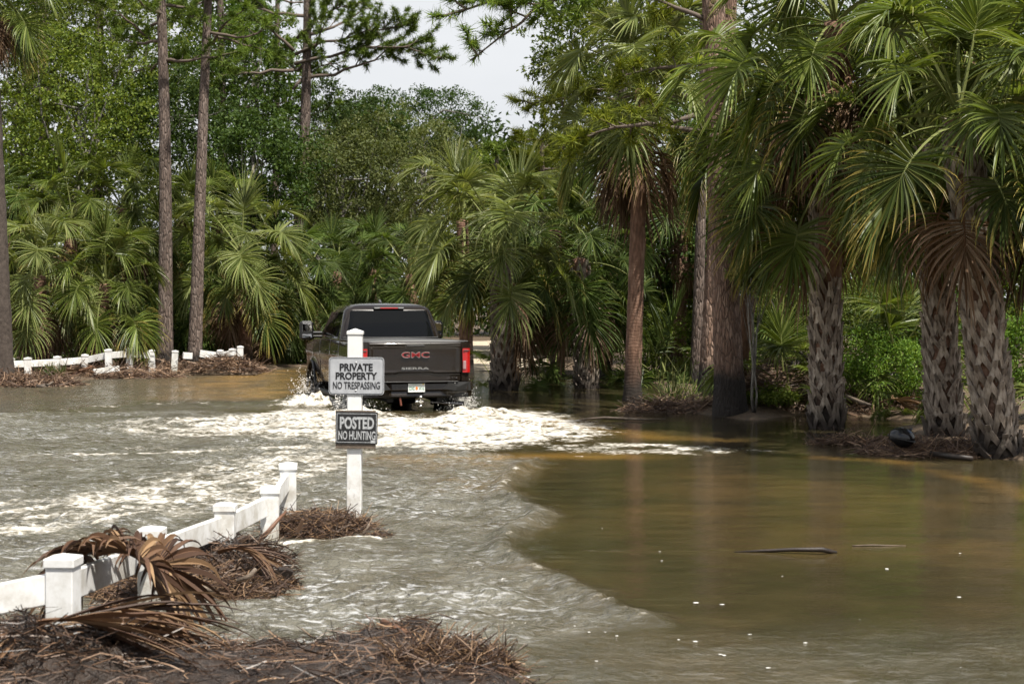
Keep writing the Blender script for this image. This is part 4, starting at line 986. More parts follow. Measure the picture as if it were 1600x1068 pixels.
# tailgate: shaped panel
def tg_y(x, z):
    y = 0.0
    y += -.018 * float(sstep(1.36, 1.41, z)) + .03 * float(sstep(1.41, 1.45, z))               # lip
    lower = .885 + .020 * float(sstep(.36, .30, abs(x)))                                             # raised centre of the lower step
    y += .035 * float(sstep(lower + .02, lower - .02, z))
    y += .012 * float(sstep(1.345, 1.325, z)) * float(sstep(.80, .76, abs(x))) * float(sstep(.91, .94, z))
    y += .02 * (abs(x) / .9) ** 4
    return y
nxg, nzg = 90, 60; V = []; 
for i in range(nzg):
    for j in range(nxg):
        x = -.845 + 1.69 * j / (nxg - 1); z = .745 + .70 * i / (nzg - 1); V.append((x, tg_y(x, z), z))
Q = [[i * nxg + j, i * nxg + j + 1, (i + 1) * nxg + j + 1, (i + 1) * nxg + j] for i in range(nzg - 1) for j in range(nxg - 1)]
n0 = len(V); V += [(x, .09, z) for x, y, z in V]
ed = {}
for f in Q:
    for a, b in zip(f, f[1:] + f[:1]): ed[(a, b)] = 1
Q += [[b, a, n0 + a, n0 + b] for (a, b) in ed if (b, a) not in ed]
tail = put('tailgate', mk_mesh('tailgate', V, [np.array(Q)], M['paint'], True), truck)
MB().box((0, -.006, 1.375), (.34, .03, .035), bev=.01).build('tailgate_handle', M['black_plastic'], tail)
put('lettering', text_mesh('GMC', .515, .108, .03, .016, M['chrome']), tail, (0, -.006 + .012, 1.216))
put('lettering', text_mesh('GMC', .498, .088, .005, .012, M['red_letter']), tail, (0, -.006 - .006, 1.216))
put('lettering', text_mesh('SIERRA', .50, .042, .02, .012, M['chrome']), tail, (0, .008, .975))
put('lettering', text_mesh('AT4', .21, .036, .015, .010, M['dark_chrome']), tail, (.68, .045, .80))
# bed corner posts and tail lights
for sg in (-1, 1):
    mb = MB(); pts = [(sg * .852, .02), (sg * .985, .035), (sg * 1.005, .10), (sg * .90, .14), (sg * .852, .10)]
    if sg < 0: pts = pts[::-1]
    mb.poly_prism(pts, .74, 1.445).build('bed_corner', M['paint'], truck)
    mb = MB(); yo = -.012
    outl = [(sg * .868, yo + .01), (sg * .955, yo), (sg * 1.005, yo + .03), (sg * 1.022, yo + .11), (sg * .985, yo + .13), (sg * .868, yo + .06)]
    if sg < 0: outl = outl[::-1]
    mb.poly_prism(outl, .895, 1.325)
    tl = mb.build('tail_light', M['red_lens'], truck)
    MB().box((sg * .90, yo - .001, 1.03), (.055, .02, .15), bev=.006).build('reverse_lens', simple('clear_lens', (.32, .20, .20), .12) if 'cl' not in M else M['cl'], tl)
    MB().box((sg * .935, yo - .003, 1.285), (.11, .016, .02), bev=.005).build('dark_trim', M['black_plastic'], tl)
# rear bumper
mb = MB(); prf = [(-.10, .735), (-.135, .70), (-.14, .60), (-.10, .565), (-.09, .49), (-.05, .455), (.06, .455), (.06, .735)]
stx = [-1.03, -.98, -.93, -.55, -.45, .45, .55, .93, .98, 1.03]; V = []
for x in stx:
    k = .16 * max(0, abs(x) - .85) ** 1.2 * 4
    rec = .035 if abs(x) <= .45 else 0
    for (y, z) in prf: V.append((x, y + k + (rec if -.141 < y < -.095 else 0), z))
m = len(prf); Q = [[i * m + j, i * m + (j + 1) % m, (i + 1) * m + (j + 1) % m, (i + 1) * m + j] for i in range(len(stx) - 1) for j in range(m)]
mb.add(V, None, Q); mb.add([V[j] for j in range(m)] + [(-1.03, -.02, .6)], [[m, (j + 1) % m, j] for j in range(m)]); mb.add(V[-m:] + [(1.03, -.02, .6)], [[m, j, (j + 1) % m] for j in range(m)])
bump = mb.build('rear_bumper', M['paint'], truck)
MB().box((0, -.10, .742), (1.5, .13, .014), bev=.005).build('step_pad', M['black_plastic'], bump)
for sg in (-1, 1):
    mb = MB(); pts = [(sg * .58, .735), (sg * .98, .735), (sg * 1.0, .58), (sg * .70, .58), (sg * .48, .61)]
    if sg > 0: pts = pts[::-1]
    mb.poly_prism(pts, 0, 1, xf=lambda a, b, c: (a, (-.150 + .16 * max(0, abs(a) - .85) ** 1.2 * 4 if c < .5 else -.10), b)); mb.build('corner_step', M['black_plastic'], bump)
MB().box((0, -.065, .50), (1.9, .03, .07), bev=.01).build('lower_valance', M['black_plastic'], bump)
# licence plate
lp = MB().box((-.005, -.118, .635), (.305, .008, .155), bev=.003).build('license_plate', M['plate_white'], truck)
put('plate_number', text_mesh('DXE', .095, .066, .01, .002, M['plate_green']), lp, (-.088, -.1225, .625)); put('plate_number', text_mesh('W16', .095, .066, .01, .002, M['plate_green']), lp, (.082, -.1225, .625))
MB().poly_prism([(.022 * math.cos(a) - .003, .03 * math.sin(a)) for a in np.linspace(0, 6.28, 13)[:-1]], 0, .003, xf=lambda a, b, c: (a, -.1225 - c, b + .628)).build('plate_emblem', M['plate_orange'], lp)
put('plate_county', text_mesh('MYFLORIDA.COM', .17, .014, .0, .002, M['plate_green']), lp, (-.01, -.1225, .695))
MB().box((.115, -.1235, .70), (.03, .002, .018)).build('plate_sticker', simple('sticker_yellow', (.75, .5, .05), .5), lp)
# hitch, exhaust, mud flaps
h = MB(); h.box((.045, -.14, .395), (.055, .22, .055), bev=.006); h.box((.045, -.235, .40), (.10, .06, .035), bev=.008); h.tube([(.045, -.235, .41), (.045, -.235, .455)], .018, 8)
hb = h.build('hitch_mount', M['chrome'], truck)
def ball_mesh(r, nu=12, nv=8, sz=1.0):
    V = [(r * math.sin(math.pi * i / nv) * math.cos(2 * math.pi * j / nu), r * math.sin(math.pi * i / nv) * math.sin(2 * math.pi * j / nu), r * sz * math.cos(math.pi * i / nv)) for i in range(nv + 1) for j in range(nu)]
    Q = [[i * nu + j, (i + 1) * nu + j, (i + 1) * nu + (j + 1) % nu, i * nu + (j + 1) % nu] for i in range(nv) for j in range(nu)]
    return V, Q
for (bx_, bz_) in ((.045, .475), (.045, .315), (-.03, .39)):
    V, Q = ball_mesh(.034); b = MB(); b.add(np.array(V) + np.array([bx_, -.24, bz_]), None, Q); b.build('hitch_ball', M['chrome'], hb, True)
MB().tube([(.35, .25, .36), (.60, .05, .345), (.86, -.08, .325)], [.052, .052, .058], 12, cap=False).build('exhaust_pipe', M['dark_chrome'], truck, True)
MB().tube([(.38, .24, .36), (.60, .06, .345), (.85, -.072, .325)], [.046, .046, .050], 12).build('exhaust_bore', M['under'], truck, True)
for sg in (-1, 1): MB().box((sg * .88, .80, .42), (.26, .015, .38), rot=Matrix.Rotation(R(6), 4, 'X')).build('mud_flap', M['black_plastic'], truck)
MB().box((-.28, -.05, .40), (.035, .03, .17), rot=Matrix.Rotation(R(-8), 4, 'Y'), bev=.006).build('tow_chain_hook', simple('rusty_red', (.16, .05, .03), .6), truck)
# cab upper
def cab_ring(z, y0, y1, hw, rc=.10, n=5):
    pts = []
    for (sx, sy, a0) in ((1, 1, 0), (-1, 1, 90), (-1, -1, 180), (1, -1, 270)):
        cx_ = sx * (hw - rc); cy_ = (y1 - rc) if sy > 0 else (y0 + rc)
        for k in range(n + 1): a = R(a0 + 90 * k / n); pts.append((cx_ + rc * math.cos(a), cy_ + rc * math.sin(a), z))
    return pts
lv = [(1.40, 2.16, 4.75, .965, .06), (1.465, 2.17, 4.62, .975, .07), (1.75, 2.25, 4.20, .915, .10), (2.00, 2.345, 3.83, .845, .14), (2.065, 2.40, 3.74, .80, .16), (2.115, 2.50, 3.60, .70, .18), (2.14, 2.75, 3.35, .42, .18)]
V = []; 
for (z, y0, y1, hw, rc) in lv: V += cab_ring(z, y0, y1, hw, rc)
m = 24; Q = [[i * m + j, i * m + (j + 1) % m, (i + 1) * m + (j + 1) % m, (i + 1) * m + j] for i in range(len(lv) - 1) for j in range(m)]
V.append((0, 3.05, 2.146)); T = [[len(V) - 1, (len(lv) - 1) * m + j, (len(lv) - 1) * m + (j + 1) % m] for j in range(m)]
cab = put('cab', mk_mesh('cab', V, [np.array(T), np.array(Q)], M['paint'], True), truck)
def yrear(z): return float(np.interp(z, [1.40, 1.465, 1.75, 2.0, 2.065], [2.16, 2.17, 2.25, 2.345, 2.40]))
def xside(z): return float(np.interp(z, [1.40, 1.465, 1.75, 2.0, 2.065], [.965, .975, .915, .845, .80]))
def glass(name, grid_fn, nu, nv, th, parent):
    V = [grid_fn(u, v) for v in np.linspace(0, 1, nv) for u in np.linspace(0, 1, nu)]
    ii = np.arange(nu * nv).reshape(nv, nu); Qg_ = np.stack([ii[:-1, :-1], ii[:-1, 1:], ii[1:, 1:], ii[1:, :-1]], -1).reshape(-1, 4)
    return put(name, mk_mesh(name, V, [Qg_], M['tint'], True), parent)
def rear_pt(u, v):
    z = 1.50 + .50 * v; hw = (.915 - .125 * v); x = (2 * u - 1) * hw
    e = .012; edge = max(0, abs(2 * u - 1) - .90) / .10; return (x, yrear(z) - e + .05 * edge ** 2, z + (.03 * edge ** 2 if v == 0 else (-.03 * edge ** 2 if v == 1 else 0)))
rw = glass('rear_window', rear_pt, 25, 9, 0, truck)
MB().box((0, yrear(1.5) - .006, 1.485), (1.86, .02, .02), bev=.006).build('window_seal', M['black_plastic'], rw)
for sx in (): MB().box((sx, yrear(1.75) - .016, 1.745), (.008, .008, .47), rot=Matrix.Rotation(R(-19), 4, 'X')).build('window_divider', M['black_plastic'], rw)
for sg in (-1, 1):
    for nm, (ya, yb, yc, yd) in (('rear_door_window', (2.42, 3.12, 3.12, 2.55)), ('front_door_window', (3.19, 4.30, 3.80, 3.19))):
        def side_pt(u, v, a=ya, b=yb, c=yc, d=yd, sg=sg):
            z = 1.50 + .47 * v; y = (a + (b - a) * u) * (1 - v) + (d + (c - d) * u) * v; return (sg * (xside(z) + .006), y, z)
        glass(nm, side_pt, 6, 6, 0, truck)
def ws_pt(u, v):
    z = 1.50 + .48 * v; return ((2 * u - 1) * (.87 - .1 * v), float(np.interp(z, [1.465, 1.75, 2.0], [4.62, 4.20, 3.83])) + .012, z)
glass('windshield', ws_pt, 8, 6, 0, truck)
b3 = MB().box((0, 2.348, 2.045), (.60, .05, .035), rot=Matrix.Rotation(R(-25), 4, 'X'), bev=.01).build('third_brake_light', M['black_plastic'], truck)
MB().box((0, 2.322, 2.045), (.34, .01, .022), bev=.003).build('red_lens', M['red_lens'], b3)
for sg in (-1, 1): MB().box((sg * .235, 2.322, 2.045), (.10, .01, .022), bev=.003).build('cargo_lens', simple('lens_clear', (.22, .22, .22), .2), b3)
MB().poly_prism([(-.09, 0), (.10, 0), (.06, .03), (-.06, .075), (-.09, .08)], -.02, .02, xf=lambda a, b, c: (c, 3.2 - a, 2.135 + b)).build('roof_antenna', M['paint'], truck)
# hood
V = []
for i in range(13):
    y = 4.45 + 1.72 * i / 12
    for j in range(13):
        x = -.96 + 1.92 * j / 12; V.append((x, y, 1.44 - .12 * (i / 12) ** 2 + .05 * (1 - (x / .96) ** 4) * (1 - .5 * i / 12) + .03 * math.exp(-((abs(x) - .45) / .1) ** 2)))
V2 = [(x, y, 1.1) for x, y, z in V]; Q = [[i * 13 + j, i * 13 + j + 1, (i + 1) * 13 + j + 1, (i + 1) * 13 + j] for i in range(12) for j in range(12)]
ed = {}
for f in Q:
    for a, b in zip(f, f[1:] + f[:1]): ed[(a, b)] = 1
Q += [[b, a, 169 + a, 169 + b] for (a, b) in ed if (b, a) not in ed]
put('hood', mk_mesh('hood', V + V2, [np.array(Q)], M['paint'], True), truck)
MB().box((0, 6.16, .95), (1.9, .12, .62), bev=.04).build('grille', M['black_plastic'], truck)
MB().box((0, 6.22, .60), (2.0, .16, .26), bev=.05).build('front_bumper', M['paint'], truck)
# wheels
def wheel(name, sx, sy):
    w = put(name, None, truck, (sx * .86, sy, .44)); sg = sx
    mb = MB(); prf_ = [(-.15, .30), (-.15, .39), (-.12, .425), (-.05, .438), (.05, .438), (.12, .425), (.15, .39), (.15, .30)]; n = 40; V = []
    for j in range(n):
        a = 2 * math.pi * j / n; tr = .012 if j % 2 else 0
        for (x, r) in prf_: rr = r - (tr if r > .42 else 0); V.append((x, rr * math.cos(a), rr * math.sin(a)))
    m = len(prf_); Q = [[i * m + j, i * m + j + 1, ((i + 1) % n) * m + j + 1, ((i + 1) % n) * m + j] for i in range(n) for j in range(m - 1)]
    mb.add(V, None, Q); mb.build('tyre', M['tyre'], w)
    mb = MB(); mb.tube([(-.12, 0, 0), (.10, 0, 0)], .30, 24, cap=False); mb.tube([(sg * .06, 0, 0), (sg * .13, 0, 0)], .09, 12)
    for k in range(6):
        a = 2 * math.pi * k / 6; mb.box((sg * .09, .18 * math.cos(a), .18 * math.sin(a)), (.04, .24, .07), rot=Matrix.Rotation(a, 4, 'X'), bev=.01)
    mb.build('rim', M['dark_chrome'], w); return w
for sx in (-1, 1):
    for sy in (AX_R, AX_F): wheel('wheel', sx, sy)
# tow mirrors
for sg in (-1, 1):
    mb = MB(); mb.box((sg * 1.33, 4.05, 1.60), (.27, .16, .38), bev=.045); mb.box((sg * 1.12, 4.10, 1.55), (.26, .07, .06), bev=.02); mb.box((sg * 1.12, 4.10, 1.48), (.26, .07, .05), bev=.02)
    mi_ = mb.build('side_mirror', M['black_plastic'], truck)
    MB().box((sg * 1.33, 3.966, 1.64), (.19, .008, .20), rot=Matrix.Rotation(R(9), 4, 'X'), bev=.003).build('mirror_glass', M['mirror'], mi_)
    MB().box((sg * 1.33, 3.966, 1.49), (.19, .008, .065), bev=.003).build('mirror_glass', M['mirror'], mi_)

# spray thrown up by the wheels: uncountable drops
srng = np.random.RandomState(3); V0 = np.array([(1, 0, 0), (-1, 0, 0), (0, 1, 0), (0, -1, 0), (0, 0, 1), (0, 0, -1)], float)
T0 = np.array([(0, 2, 4), (2, 1, 4), (1, 3, 4), (3, 0, 4), (2, 0, 5), (1, 2, 5), (3, 1, 5), (0, 3, 5)])
mb = MB()
rotm = Matrix.Rotation(R(16.0), 3, 'Z')
for (lx, ly, n, sx, sz, vx) in ((-1.05, AX_F - .45, 420, .22, .30, -.25), (-1.05, AX_R - .45, 330, .20, .22, -.1), (1.02, AX_R - .55, 380, .22, .26, .1), (.85, .35, 260, .25, .20, .0), (-.9, .4, 160, .25, .16, .0)):
    c = Vector((tc_.x, tc_.y, 0)) + rotm @ Vector((lx, ly, 0))
    for k in range(int(n * 1.9)):
        t = srng.uniform() ; r = srng.uniform(.003, .010) * (1 if t < .7 else 1.5)
        p = np.array([c.x + vx * srng.uniform() + srng.normal() * sx * .6, c.y + srng.normal() * sx - .1, abs(srng.normal()) * sz * .75])
        mb.add(V0 * np.array([r, r, r * srng.uniform(.8, 2.2)]) + p, T0)
tag(mb.build('wheel_spray', M['droplet'], None, True), 'white spray thrown up round the truck wheels', 'spray', kind='stuff')
# loose flecks of foam on the calm water
mb = MB()
for k in range(46):
    px = srng.uniform(760, 1660); py = 790 + 290 * srng.uniform() ** .5
    if px < 1000 and py < 970 and srng.uniform() < .6: continue
    c = WP(px, py); r = srng.uniform(.003, .009) * (1.8 if srng.uniform() < .12 else 1)
    V, Q = ball_mesh(r, 7, 4, .16); V = np.array(V) * np.array([srng.uniform(1, 2.2), srng.uniform(.8, 1.4), 1]); mb.add(V + np.array([c.x, c.y, .004]), None, Q)
tag(mb.build('foam_flecks', M['foam'], None, True), 'small white foam flecks floating on the calm water', 'foam', kind='stuff')
# ------------------------------------------------------------------ near white fence
def rot_to(d): return Vector((1, 0, 0)).rotation_difference(Vector(d).normalized()).to_matrix().to_4x4()
def post_mesh(w, h, rotz=0.0):
    return MB().box((0, 0, h / 2), (w, w, h), bev=.004)
def fence_post(root, p, w, h, sink, rot, cap_style='flat'):
    po = MB().box((0, 0, (h - sink) / 2), (w, w, h + sink), bev=.004).build('post', M['vinyl'], root, False, (p[0], p[1], 0), rot)
    c = MB(); c.box((0, 0, h + .018), (w + .018, w + .018, .045), bev=.004)
    hw = (w + .018) / 2 - .003; z = h + .0405; top = h + .0405 + .020
    c.add([(-hw, -hw, z), (hw, -hw, z), (hw, hw, z), (-hw, hw, z), (0, 0, top)], [[0, 1, 4], [1, 2, 4], [2, 3, 4], [3, 0, 4]])
    c.build('post_cap', M['vinyl'], po); return po
def rail(root, a, b, hgt=.15, th=.045, name='rail', roll=0.0):
    a = Vector(a); b = Vector(b); d = b - a; yaw = math.atan2(d.y, d.x); pit = -math.asin(d.z / d.length)
    return MB().box((0, 0, 0), (d.length, th, hgt), bev=.005).build(name, M['vinyl'], root, False, (a + b) / 2, (roll, pit, yaw))
def along(px, d, py): return P(px, py, d)
fence = thing('vinyl_fence', 'white vinyl rail fence half sunk in flood water at lower left', 'fence', (0, 0, 0))
NP = [(99, 8.0, 876, (0, 0, -.06)), (237, 9.8, 830, (0.02, .0, -.05)), (351, 11.2, 792, (0, .01, .05)), (421, 12.3, 765, (.0, .015, .1)), (450, 13.4, 728, (.02, 0, .12))]
NPP = []
for (px, d, pyt, rt) in NP:
    p = P(px, pyt, d); fence_post(fence, (p.x, p.y), .138, p.z - .02, .5, rt); NPP.append(p)
rail(fence, P(-60, 946, 7.86), P(88, 917, 7.98)); rail(fence, P(110, 914, 8.12), P(228, 868, 9.72))
rail(fence, P(246, 860, 9.9), P(342, 824, 11.12)); rail(fence, P(360, 818, 11.3), P(414, 791, 12.22)); rail(fence, P(428, 782, 12.4), P(448, 752, 13.32))
# ------------------------------------------------------------------ sign post
M['sign_white'] = NT('sign_white').m
t = NT('sign_face'); t.base(t.ramp(t.noise(14, 5), [(0.3, (0.34, 0.35, 0.37)), (0.7, (0.43, 0.44, 0.46))])).set(Roughness=.42); M['sign_white'] = t.m
M['sign_black'] = simple('sign_black', (0.012, 0.012, 0.013), .4)
t = NT('posted_black'); t.base(t.ramp(t.noise(30, 5), [(0.3, (0.010, 0.010, 0.011)), (0.75, (0.03, 0.03, 0.03))])).set(Roughness=.4); M['posted_black'] = t.m
t = NT('posted_silver'); t.base(t.ramp(t.noise(60, 5), [(0.35, (0.30, 0.31, 0.32)), (0.65, (0.46, 0.47, 0.48))])).set(Roughness=.45); M['posted_silver'] = t.m
M['sign_edge'] = simple('sign_edge', (.5, .5, .5), .35, .8)
D_S = 13.45; sp = P(553.6, 820, D_S); S = D_S / F
sign = thing('sign_post', 'white vinyl post in the water carrying two warning signs', 'sign post', (sp.x, D_S, 0), (0, R(.3), 0))
def zz(py): return HW - (py - YH) * S
def xx(px): return (px - 553.6) * S
pw = .121; ph = zz(521)
po = MB().box((0, 0, (ph - .5) / 2), (pw, pw, ph + .5), bev=.005).build('post', M['vinyl'], sign)
c = MB(); c.box((0, 0, ph + .006), (pw + .014, pw + .014, .028), bev=.004); hw = (pw + .010) / 2; z = ph + .0202
c.add([(-hw, -hw, z), (hw, -hw, z), (hw, hw, z), (-hw, hw, z), (0, 0, z + .024)], [[0, 1, 4], [1, 2, 4], [2, 3, 4], [3, 0, 4]]); c.build('post_cap', M['vinyl'], po)
def sign_plate(name, px, py, w, h, r, mat, y, th=.004, rot=0.0):
    mb = MB(); pts = rrect(w, h, r); mb.poly_prism(pts[::-1], 0, 1, xf=lambda a, b, c_: (a, -th / 2 + th * c_, b))
    return mb.build(name, mat, sign, False, (xx(px), y, zz(py)), (0, rot, 0))
yf = -pw / 2 - .006
s1 = sign_plate('no_trespassing_sign', 557, 586.5, 86 * S, 58.3 * S, .028, M['sign_white'], yf)
mb = MB(); ring_frame(mb, rrect(83.6 * S, 55.9 * S, .024), rrect(82.2 * S, 54.5 * S, .021), -.0038, -.0022); mb.build('border', M['sign_black'], s1)
def put_text(parent, txt, x0, x1, y0, y1, cx_, cy_, bold, mat):
    put('lettering', text_mesh(txt, (x1 - x0) * S, (y1 - y0) * S, bold, .0025, mat), parent, (((x0 + x1) / 2 - cx_) * S, -.0022, -((y0 + y1) / 2 - cy_) * S))
def z5(v): return v / 4.857
put_text(s1, 'PRIVATE', 500 + z5(150), 500 + z5(400), 500 + z5(326), 500 + z5(383), 557, 586.5, .032, M['sign_black'])
put_text(s1, 'PROPERTY', 500 + z5(120), 500 + z5(433), 500 + z5(392), 500 + z5(448), 557, 586.5, .032, M['sign_black'])
put_text(s1, 'NO TRESPASSING', 500 + z5(100), 500 + z5(455), 500 + z5(464), 500 + z5(519), 557, 586.5, .010, M['sign_black'])
for py in (566, 609):
    V, Q = ball_mesh(.0085, 10, 6, .5); b = MB(); b.add(np.array(V)[:, [0, 2, 1]], None, [q[::-1] for q in Q]); b.build('bolt', M['sign_edge'], s1, True, (xx(556) - xx(557), -.003, zz(py) - zz(586.5)))
bb = MB().box((xx(556.3), -pw / 2 - .012, zz(669.5)), (62.5 * S, .018, 59 * S), bev=.002).build('backing_board', M['driftwood'], sign)
s2 = sign_plate('posted_sign', 558, 667, 65 * S, 50 * S, .004, M['posted_black'], -pw / 2 - .026, rot=R(.5))
mb = MB(); ring_frame(mb, rrect(62 * S, 45 * S, .006), rrect(60.4 * S, 43.4 * S, .005), -.0038, -.0022); mb.build('border', M['posted_silver'], s2)
put_text(s2, 'POSTED', 500 + z5(155), 500 + z5(413), 500 + z5(727), 500 + z5(820), 558, 667, .035, M['posted_silver'])
put_text(s2, 'NO HUNTING', 500 + z5(145), 500 + z5(424), 500 + z5(834), 500 + z5(900), 558, 667, .020, M['posted_silver'])
MB().box((25.5 * S, -.003, -21.0 * S), (7 * S, .0025, 4.5 * S)).build('corner_sticker', M['posted_silver'], s2)

# ------------------------------------------------------------------ far white fence on the left bank
ff = thing('vinyl_fence', 'broken white rail fence along the far left bank', 'fence', (0, 0, 0))
FPs = [(18, 561, 41.0), (44.6, 560, 41.2), (90, 558, 41.6), (132, 555, 42.2), (170.6, 547, 42.0), (203, 545, 42.8), (238, 548, 43.5), (272, 549, 44.5), (343, 548, 45.5), (364, 546, 45.2), (375, 542, 45.5)]
fr = random.Random(4); tops = []
for i, (px, py, d) in enumerate(FPs):
    p = P(px, py, d); tops.append(p); fence_post(ff, (p.x, p.y), .165, p.z - .02, .9, (fr.uniform(-.03, .03), fr.uniform(-.06, .06), .1))
def frail(a, b, dz0=-.13, dz1=-.13): rail(ff, tops[a] + Vector((.02, 0, dz0)), tops[b] + Vector((-.02, 0, dz1)), .17, .06)
rail(ff, P(-40, 567, 40.9), tops[0] + Vector((0, 0, -.22)), .24, .06)
for a, b in ((0, 1), (1, 2), (2, 3), (3, 4), (4, 5), (5, 6), (8, 10)): frail(a, b)
rail(ff, P(146, 581, 41.2), P(186, 575, 41.6), .14, .06); rail(ff, P(286, 555, 44.8), P(300, 556, 45.0), .18, .06); rail(ff, P(312, 552, 45.2), tops[8] + Vector((0, 0, -.15)), .20, .06)
rail(ff, P(352, 573, 45.0), P(386, 574, 45.3), .12, .08)

# ------------------------------------------------------------------ storm debris
def straws(rng, P0, D, L, W_, bend=.15):
    n = len(P0); D = D / np.linalg.norm(D, axis=1, keepdims=True); L = L[:, None]; W_ = W_[:, None]
    s = np.cross(D, rng.normal(size=(n, 3))); s /= np.linalg.norm(s, axis=1, keepdims=True); u = np.cross(D, s)
    bd = rng.normal(size=(n, 3)) * bend; rows = []
    for t in (0, .5, 1):
        c = P0 + D * L * t + bd * L * (t * (1 - t) * 2)
        k = W_ * (1 - .35 * t)
        for a in (0, 2.094, 4.189): rows.append(c + (s * math.cos(a) + u * math.sin(a)) * k)
    V = np.stack(rows, 1).reshape(-1, 3); base = (np.arange(n) * 9)[:, None, None]
    q = np.array([[r * 3 + j, r * 3 + (j + 1) % 3, r * 3 + 3 + (j + 1) % 3, r * 3 + 3 + j] for r in (0, 1) for j in range(3)])
    return V, (base + q[None]).reshape(-1, 4)
def straw_pile(name, label, cat, centre, rx, ry, h, n, seed, mat='straw', mat2='mud', rotz=0.0, L=(.08, .4), W_=(.0015, .005), up=.35, mound=True, flow=None):
    rng = np.random.RandomState(seed); c = Vector(centre); root = thing(name, label, cat, c, (0, 0, rotz))
    def hh(x, y):
        r2 = (x / rx) ** 2 + (y / ry) ** 2
        return h * np.maximum(0, 1 - r2) ** .8 * (1 + .5 * fbm(x * 4 / max(rx, .3), y * 4 / max(rx, .3), 3, seed)) - .02
    if mound:
        m = 40; a = np.linspace(-1.05, 1.05, m); X, Y = np.meshgrid(a * rx, a * ry); Zv = hh(X, Y) - .06 * ((X / rx) ** 2 + (Y / ry) ** 2 > 1) + .012 * fbm(X * 14, Y * 14, 3, seed + 2)
        ii = np.arange(m * m).reshape(m, m); Q = np.stack([ii[:-1, :-1], ii[:-1, 1:], ii[1:, 1:], ii[1:, :-1]], -1).reshape(-1, 4)
        put('mound', mk_mesh('mound', np.stack([X, Y, Zv], -1).reshape(-1, 3), [Q], M[mat2], True), root)
    an = rng.uniform(0, 6.283, n); r = rng.uniform(0, 1, n) ** .55 * 1.04; x = np.cos(an) * r * rx; y = np.sin(an) * r * ry
    z = hh(x, y) + rng.uniform(-.01, .03, n)
    a2 = rng.uniform(0, 6.283, n) if flow is None else flow + rng.normal(0, .6, n) + math.pi * rng.randint(0, 2, n)
    D = np.stack([np.cos(a2), np.sin(a2), np.abs(rng.normal(0, up, n)) * (rng.uniform(size=n) < .6)], 1)
    Ls = rng.uniform(L[0], L[1], n); P0 = np.stack([x, y, z], 1) - D * (Ls * .4)[:, None]; P0[:, 2] = np.maximum(P0[:, 2], z * .6 - .005)
    V, Q = straws(rng, P0, D, Ls, rng.uniform(W_[0], W_[1], n))
    tag(put('straw', mk_mesh('straw', V, [Q], M[mat]), root), kind='stuff')
    return root
def stick(name, label, cat, pts, rad, mat, n=7, flat=None):
    b = Vector(pts[0]); mb = MB(); mb.tube([Vector(p) - b for p in pts], rad, n)
    return tag(put(name, mb.mesh(name, M[mat], True), None, b), label, cat)
# foreground mud bank
BK = wpx([(-500, 955), (0, 968), (120, 975), (230, 985), (330, 998), (420, 1006), (520, 1003), (620, 990), (690, 1000), (760, 1030), (830, 1062), (900, 1110), (900, 1400), (-700, 1400)])
bx = np.arange(-6.5, 1.6, .03); by = np.arange(4.4, 10.4, .03); BX, BY = np.meshgrid(bx, by)
bs_ = poly_sd(BX, BY, BK) + .10 * fbm(BX * 2.2, BY * 2.2, 3, 7)
def bank_h(x, y):
    s = poly_sd(x, y, BK) + .10 * fbm(x * 2.2, y * 2.2, 3, 7)
    hm = WP(650, 1015); 
    return -.10 + .15 * sstep(-.12, .22, s) + .06 * sstep(.2, 1.0, s) + .035 * fbm(x * 5, y * 5, 4, 9) * sstep(-.1, .2, s) + .20 * np.exp(-((x + 2.15) / .9) ** 2 - ((y - 7.40) / .32) ** 2) + .09 * np.exp(-((x - hm.x) / .28) ** 2 - ((y - hm.y) / .22) ** 2)
BZ = bank_h(BX, BY); ny, nx = BX.shape; ii = np.arange(ny * nx).reshape(ny, nx)
keep = (BZ[:-1, :-1] > -.09)
Qb = np.stack([ii[:-1, :-1], ii[:-1, 1:], ii[1:, 1:], ii[1:, :-1]], -1)[keep]
tag(put('mud_bank', mk_mesh('mud_bank', np.stack([BX, BY, BZ], -1).reshape(-1, 3), [Qb], M['mud'], True)), kind='structure')
rng = np.random.RandomState(31); n = 6500
X = rng.uniform(-4.6, .8, n); Yb = rng.uniform(6.3, 9.6, n); zb = bank_h(X, Yb); k = zb > -.03; X, Yb, zb = X[k], Yb[k], zb[k]; n = len(X)
a2 = rng.uniform(0, 6.283, n); up = np.where(rng.uniform(size=n) < .12, np.abs(rng.normal(0, .8, n)), rng.normal(0, .12, n)); D = np.stack([np.cos(a2), np.sin(a2) * .8, up], 1)
Ls = rng.uniform(.05, .30, n); V, Q = straws(rng, np.stack([X, Yb, zb + .008], 1) - D * (Ls * .3)[:, None], D, Ls, rng.uniform(.0012, .0042, n), .2)
tag(put('straw_litter', mk_mesh('straw_litter', V, [Q], M['straw_dark'])), 'wet brown straw and twigs strewn over the foreground mud', 'straw', kind='stuff')
rng = np.random.RandomState(33); n = 1500
X = rng.uniform(-4.6, .6, n); Yb = rng.uniform(6.3, 9.4, n); zb = bank_h(X, Yb); k = zb > -.01; X, Yb, zb = X[k], Yb[k], zb[k]; n = len(X)
a2 = rng.uniform(0, 6.283, n); D = np.stack([np.cos(a2), np.sin(a2), np.abs(rng.normal(0, .2, n))], 1); Ls = rng.uniform(.08, .32, n)
V, Q = straws(rng, np.stack([X, Yb, zb + .02], 1) - D * (Ls * .3)[:, None], D, Ls, rng.uniform(.002, .005, n), .2)
tag(put('dry_stalks', mk_mesh('dry_stalks', V, [Q], M['straw_pale'])), 'pale dry stalks lying on top of the foreground mud', 'stalks', kind='stuff')
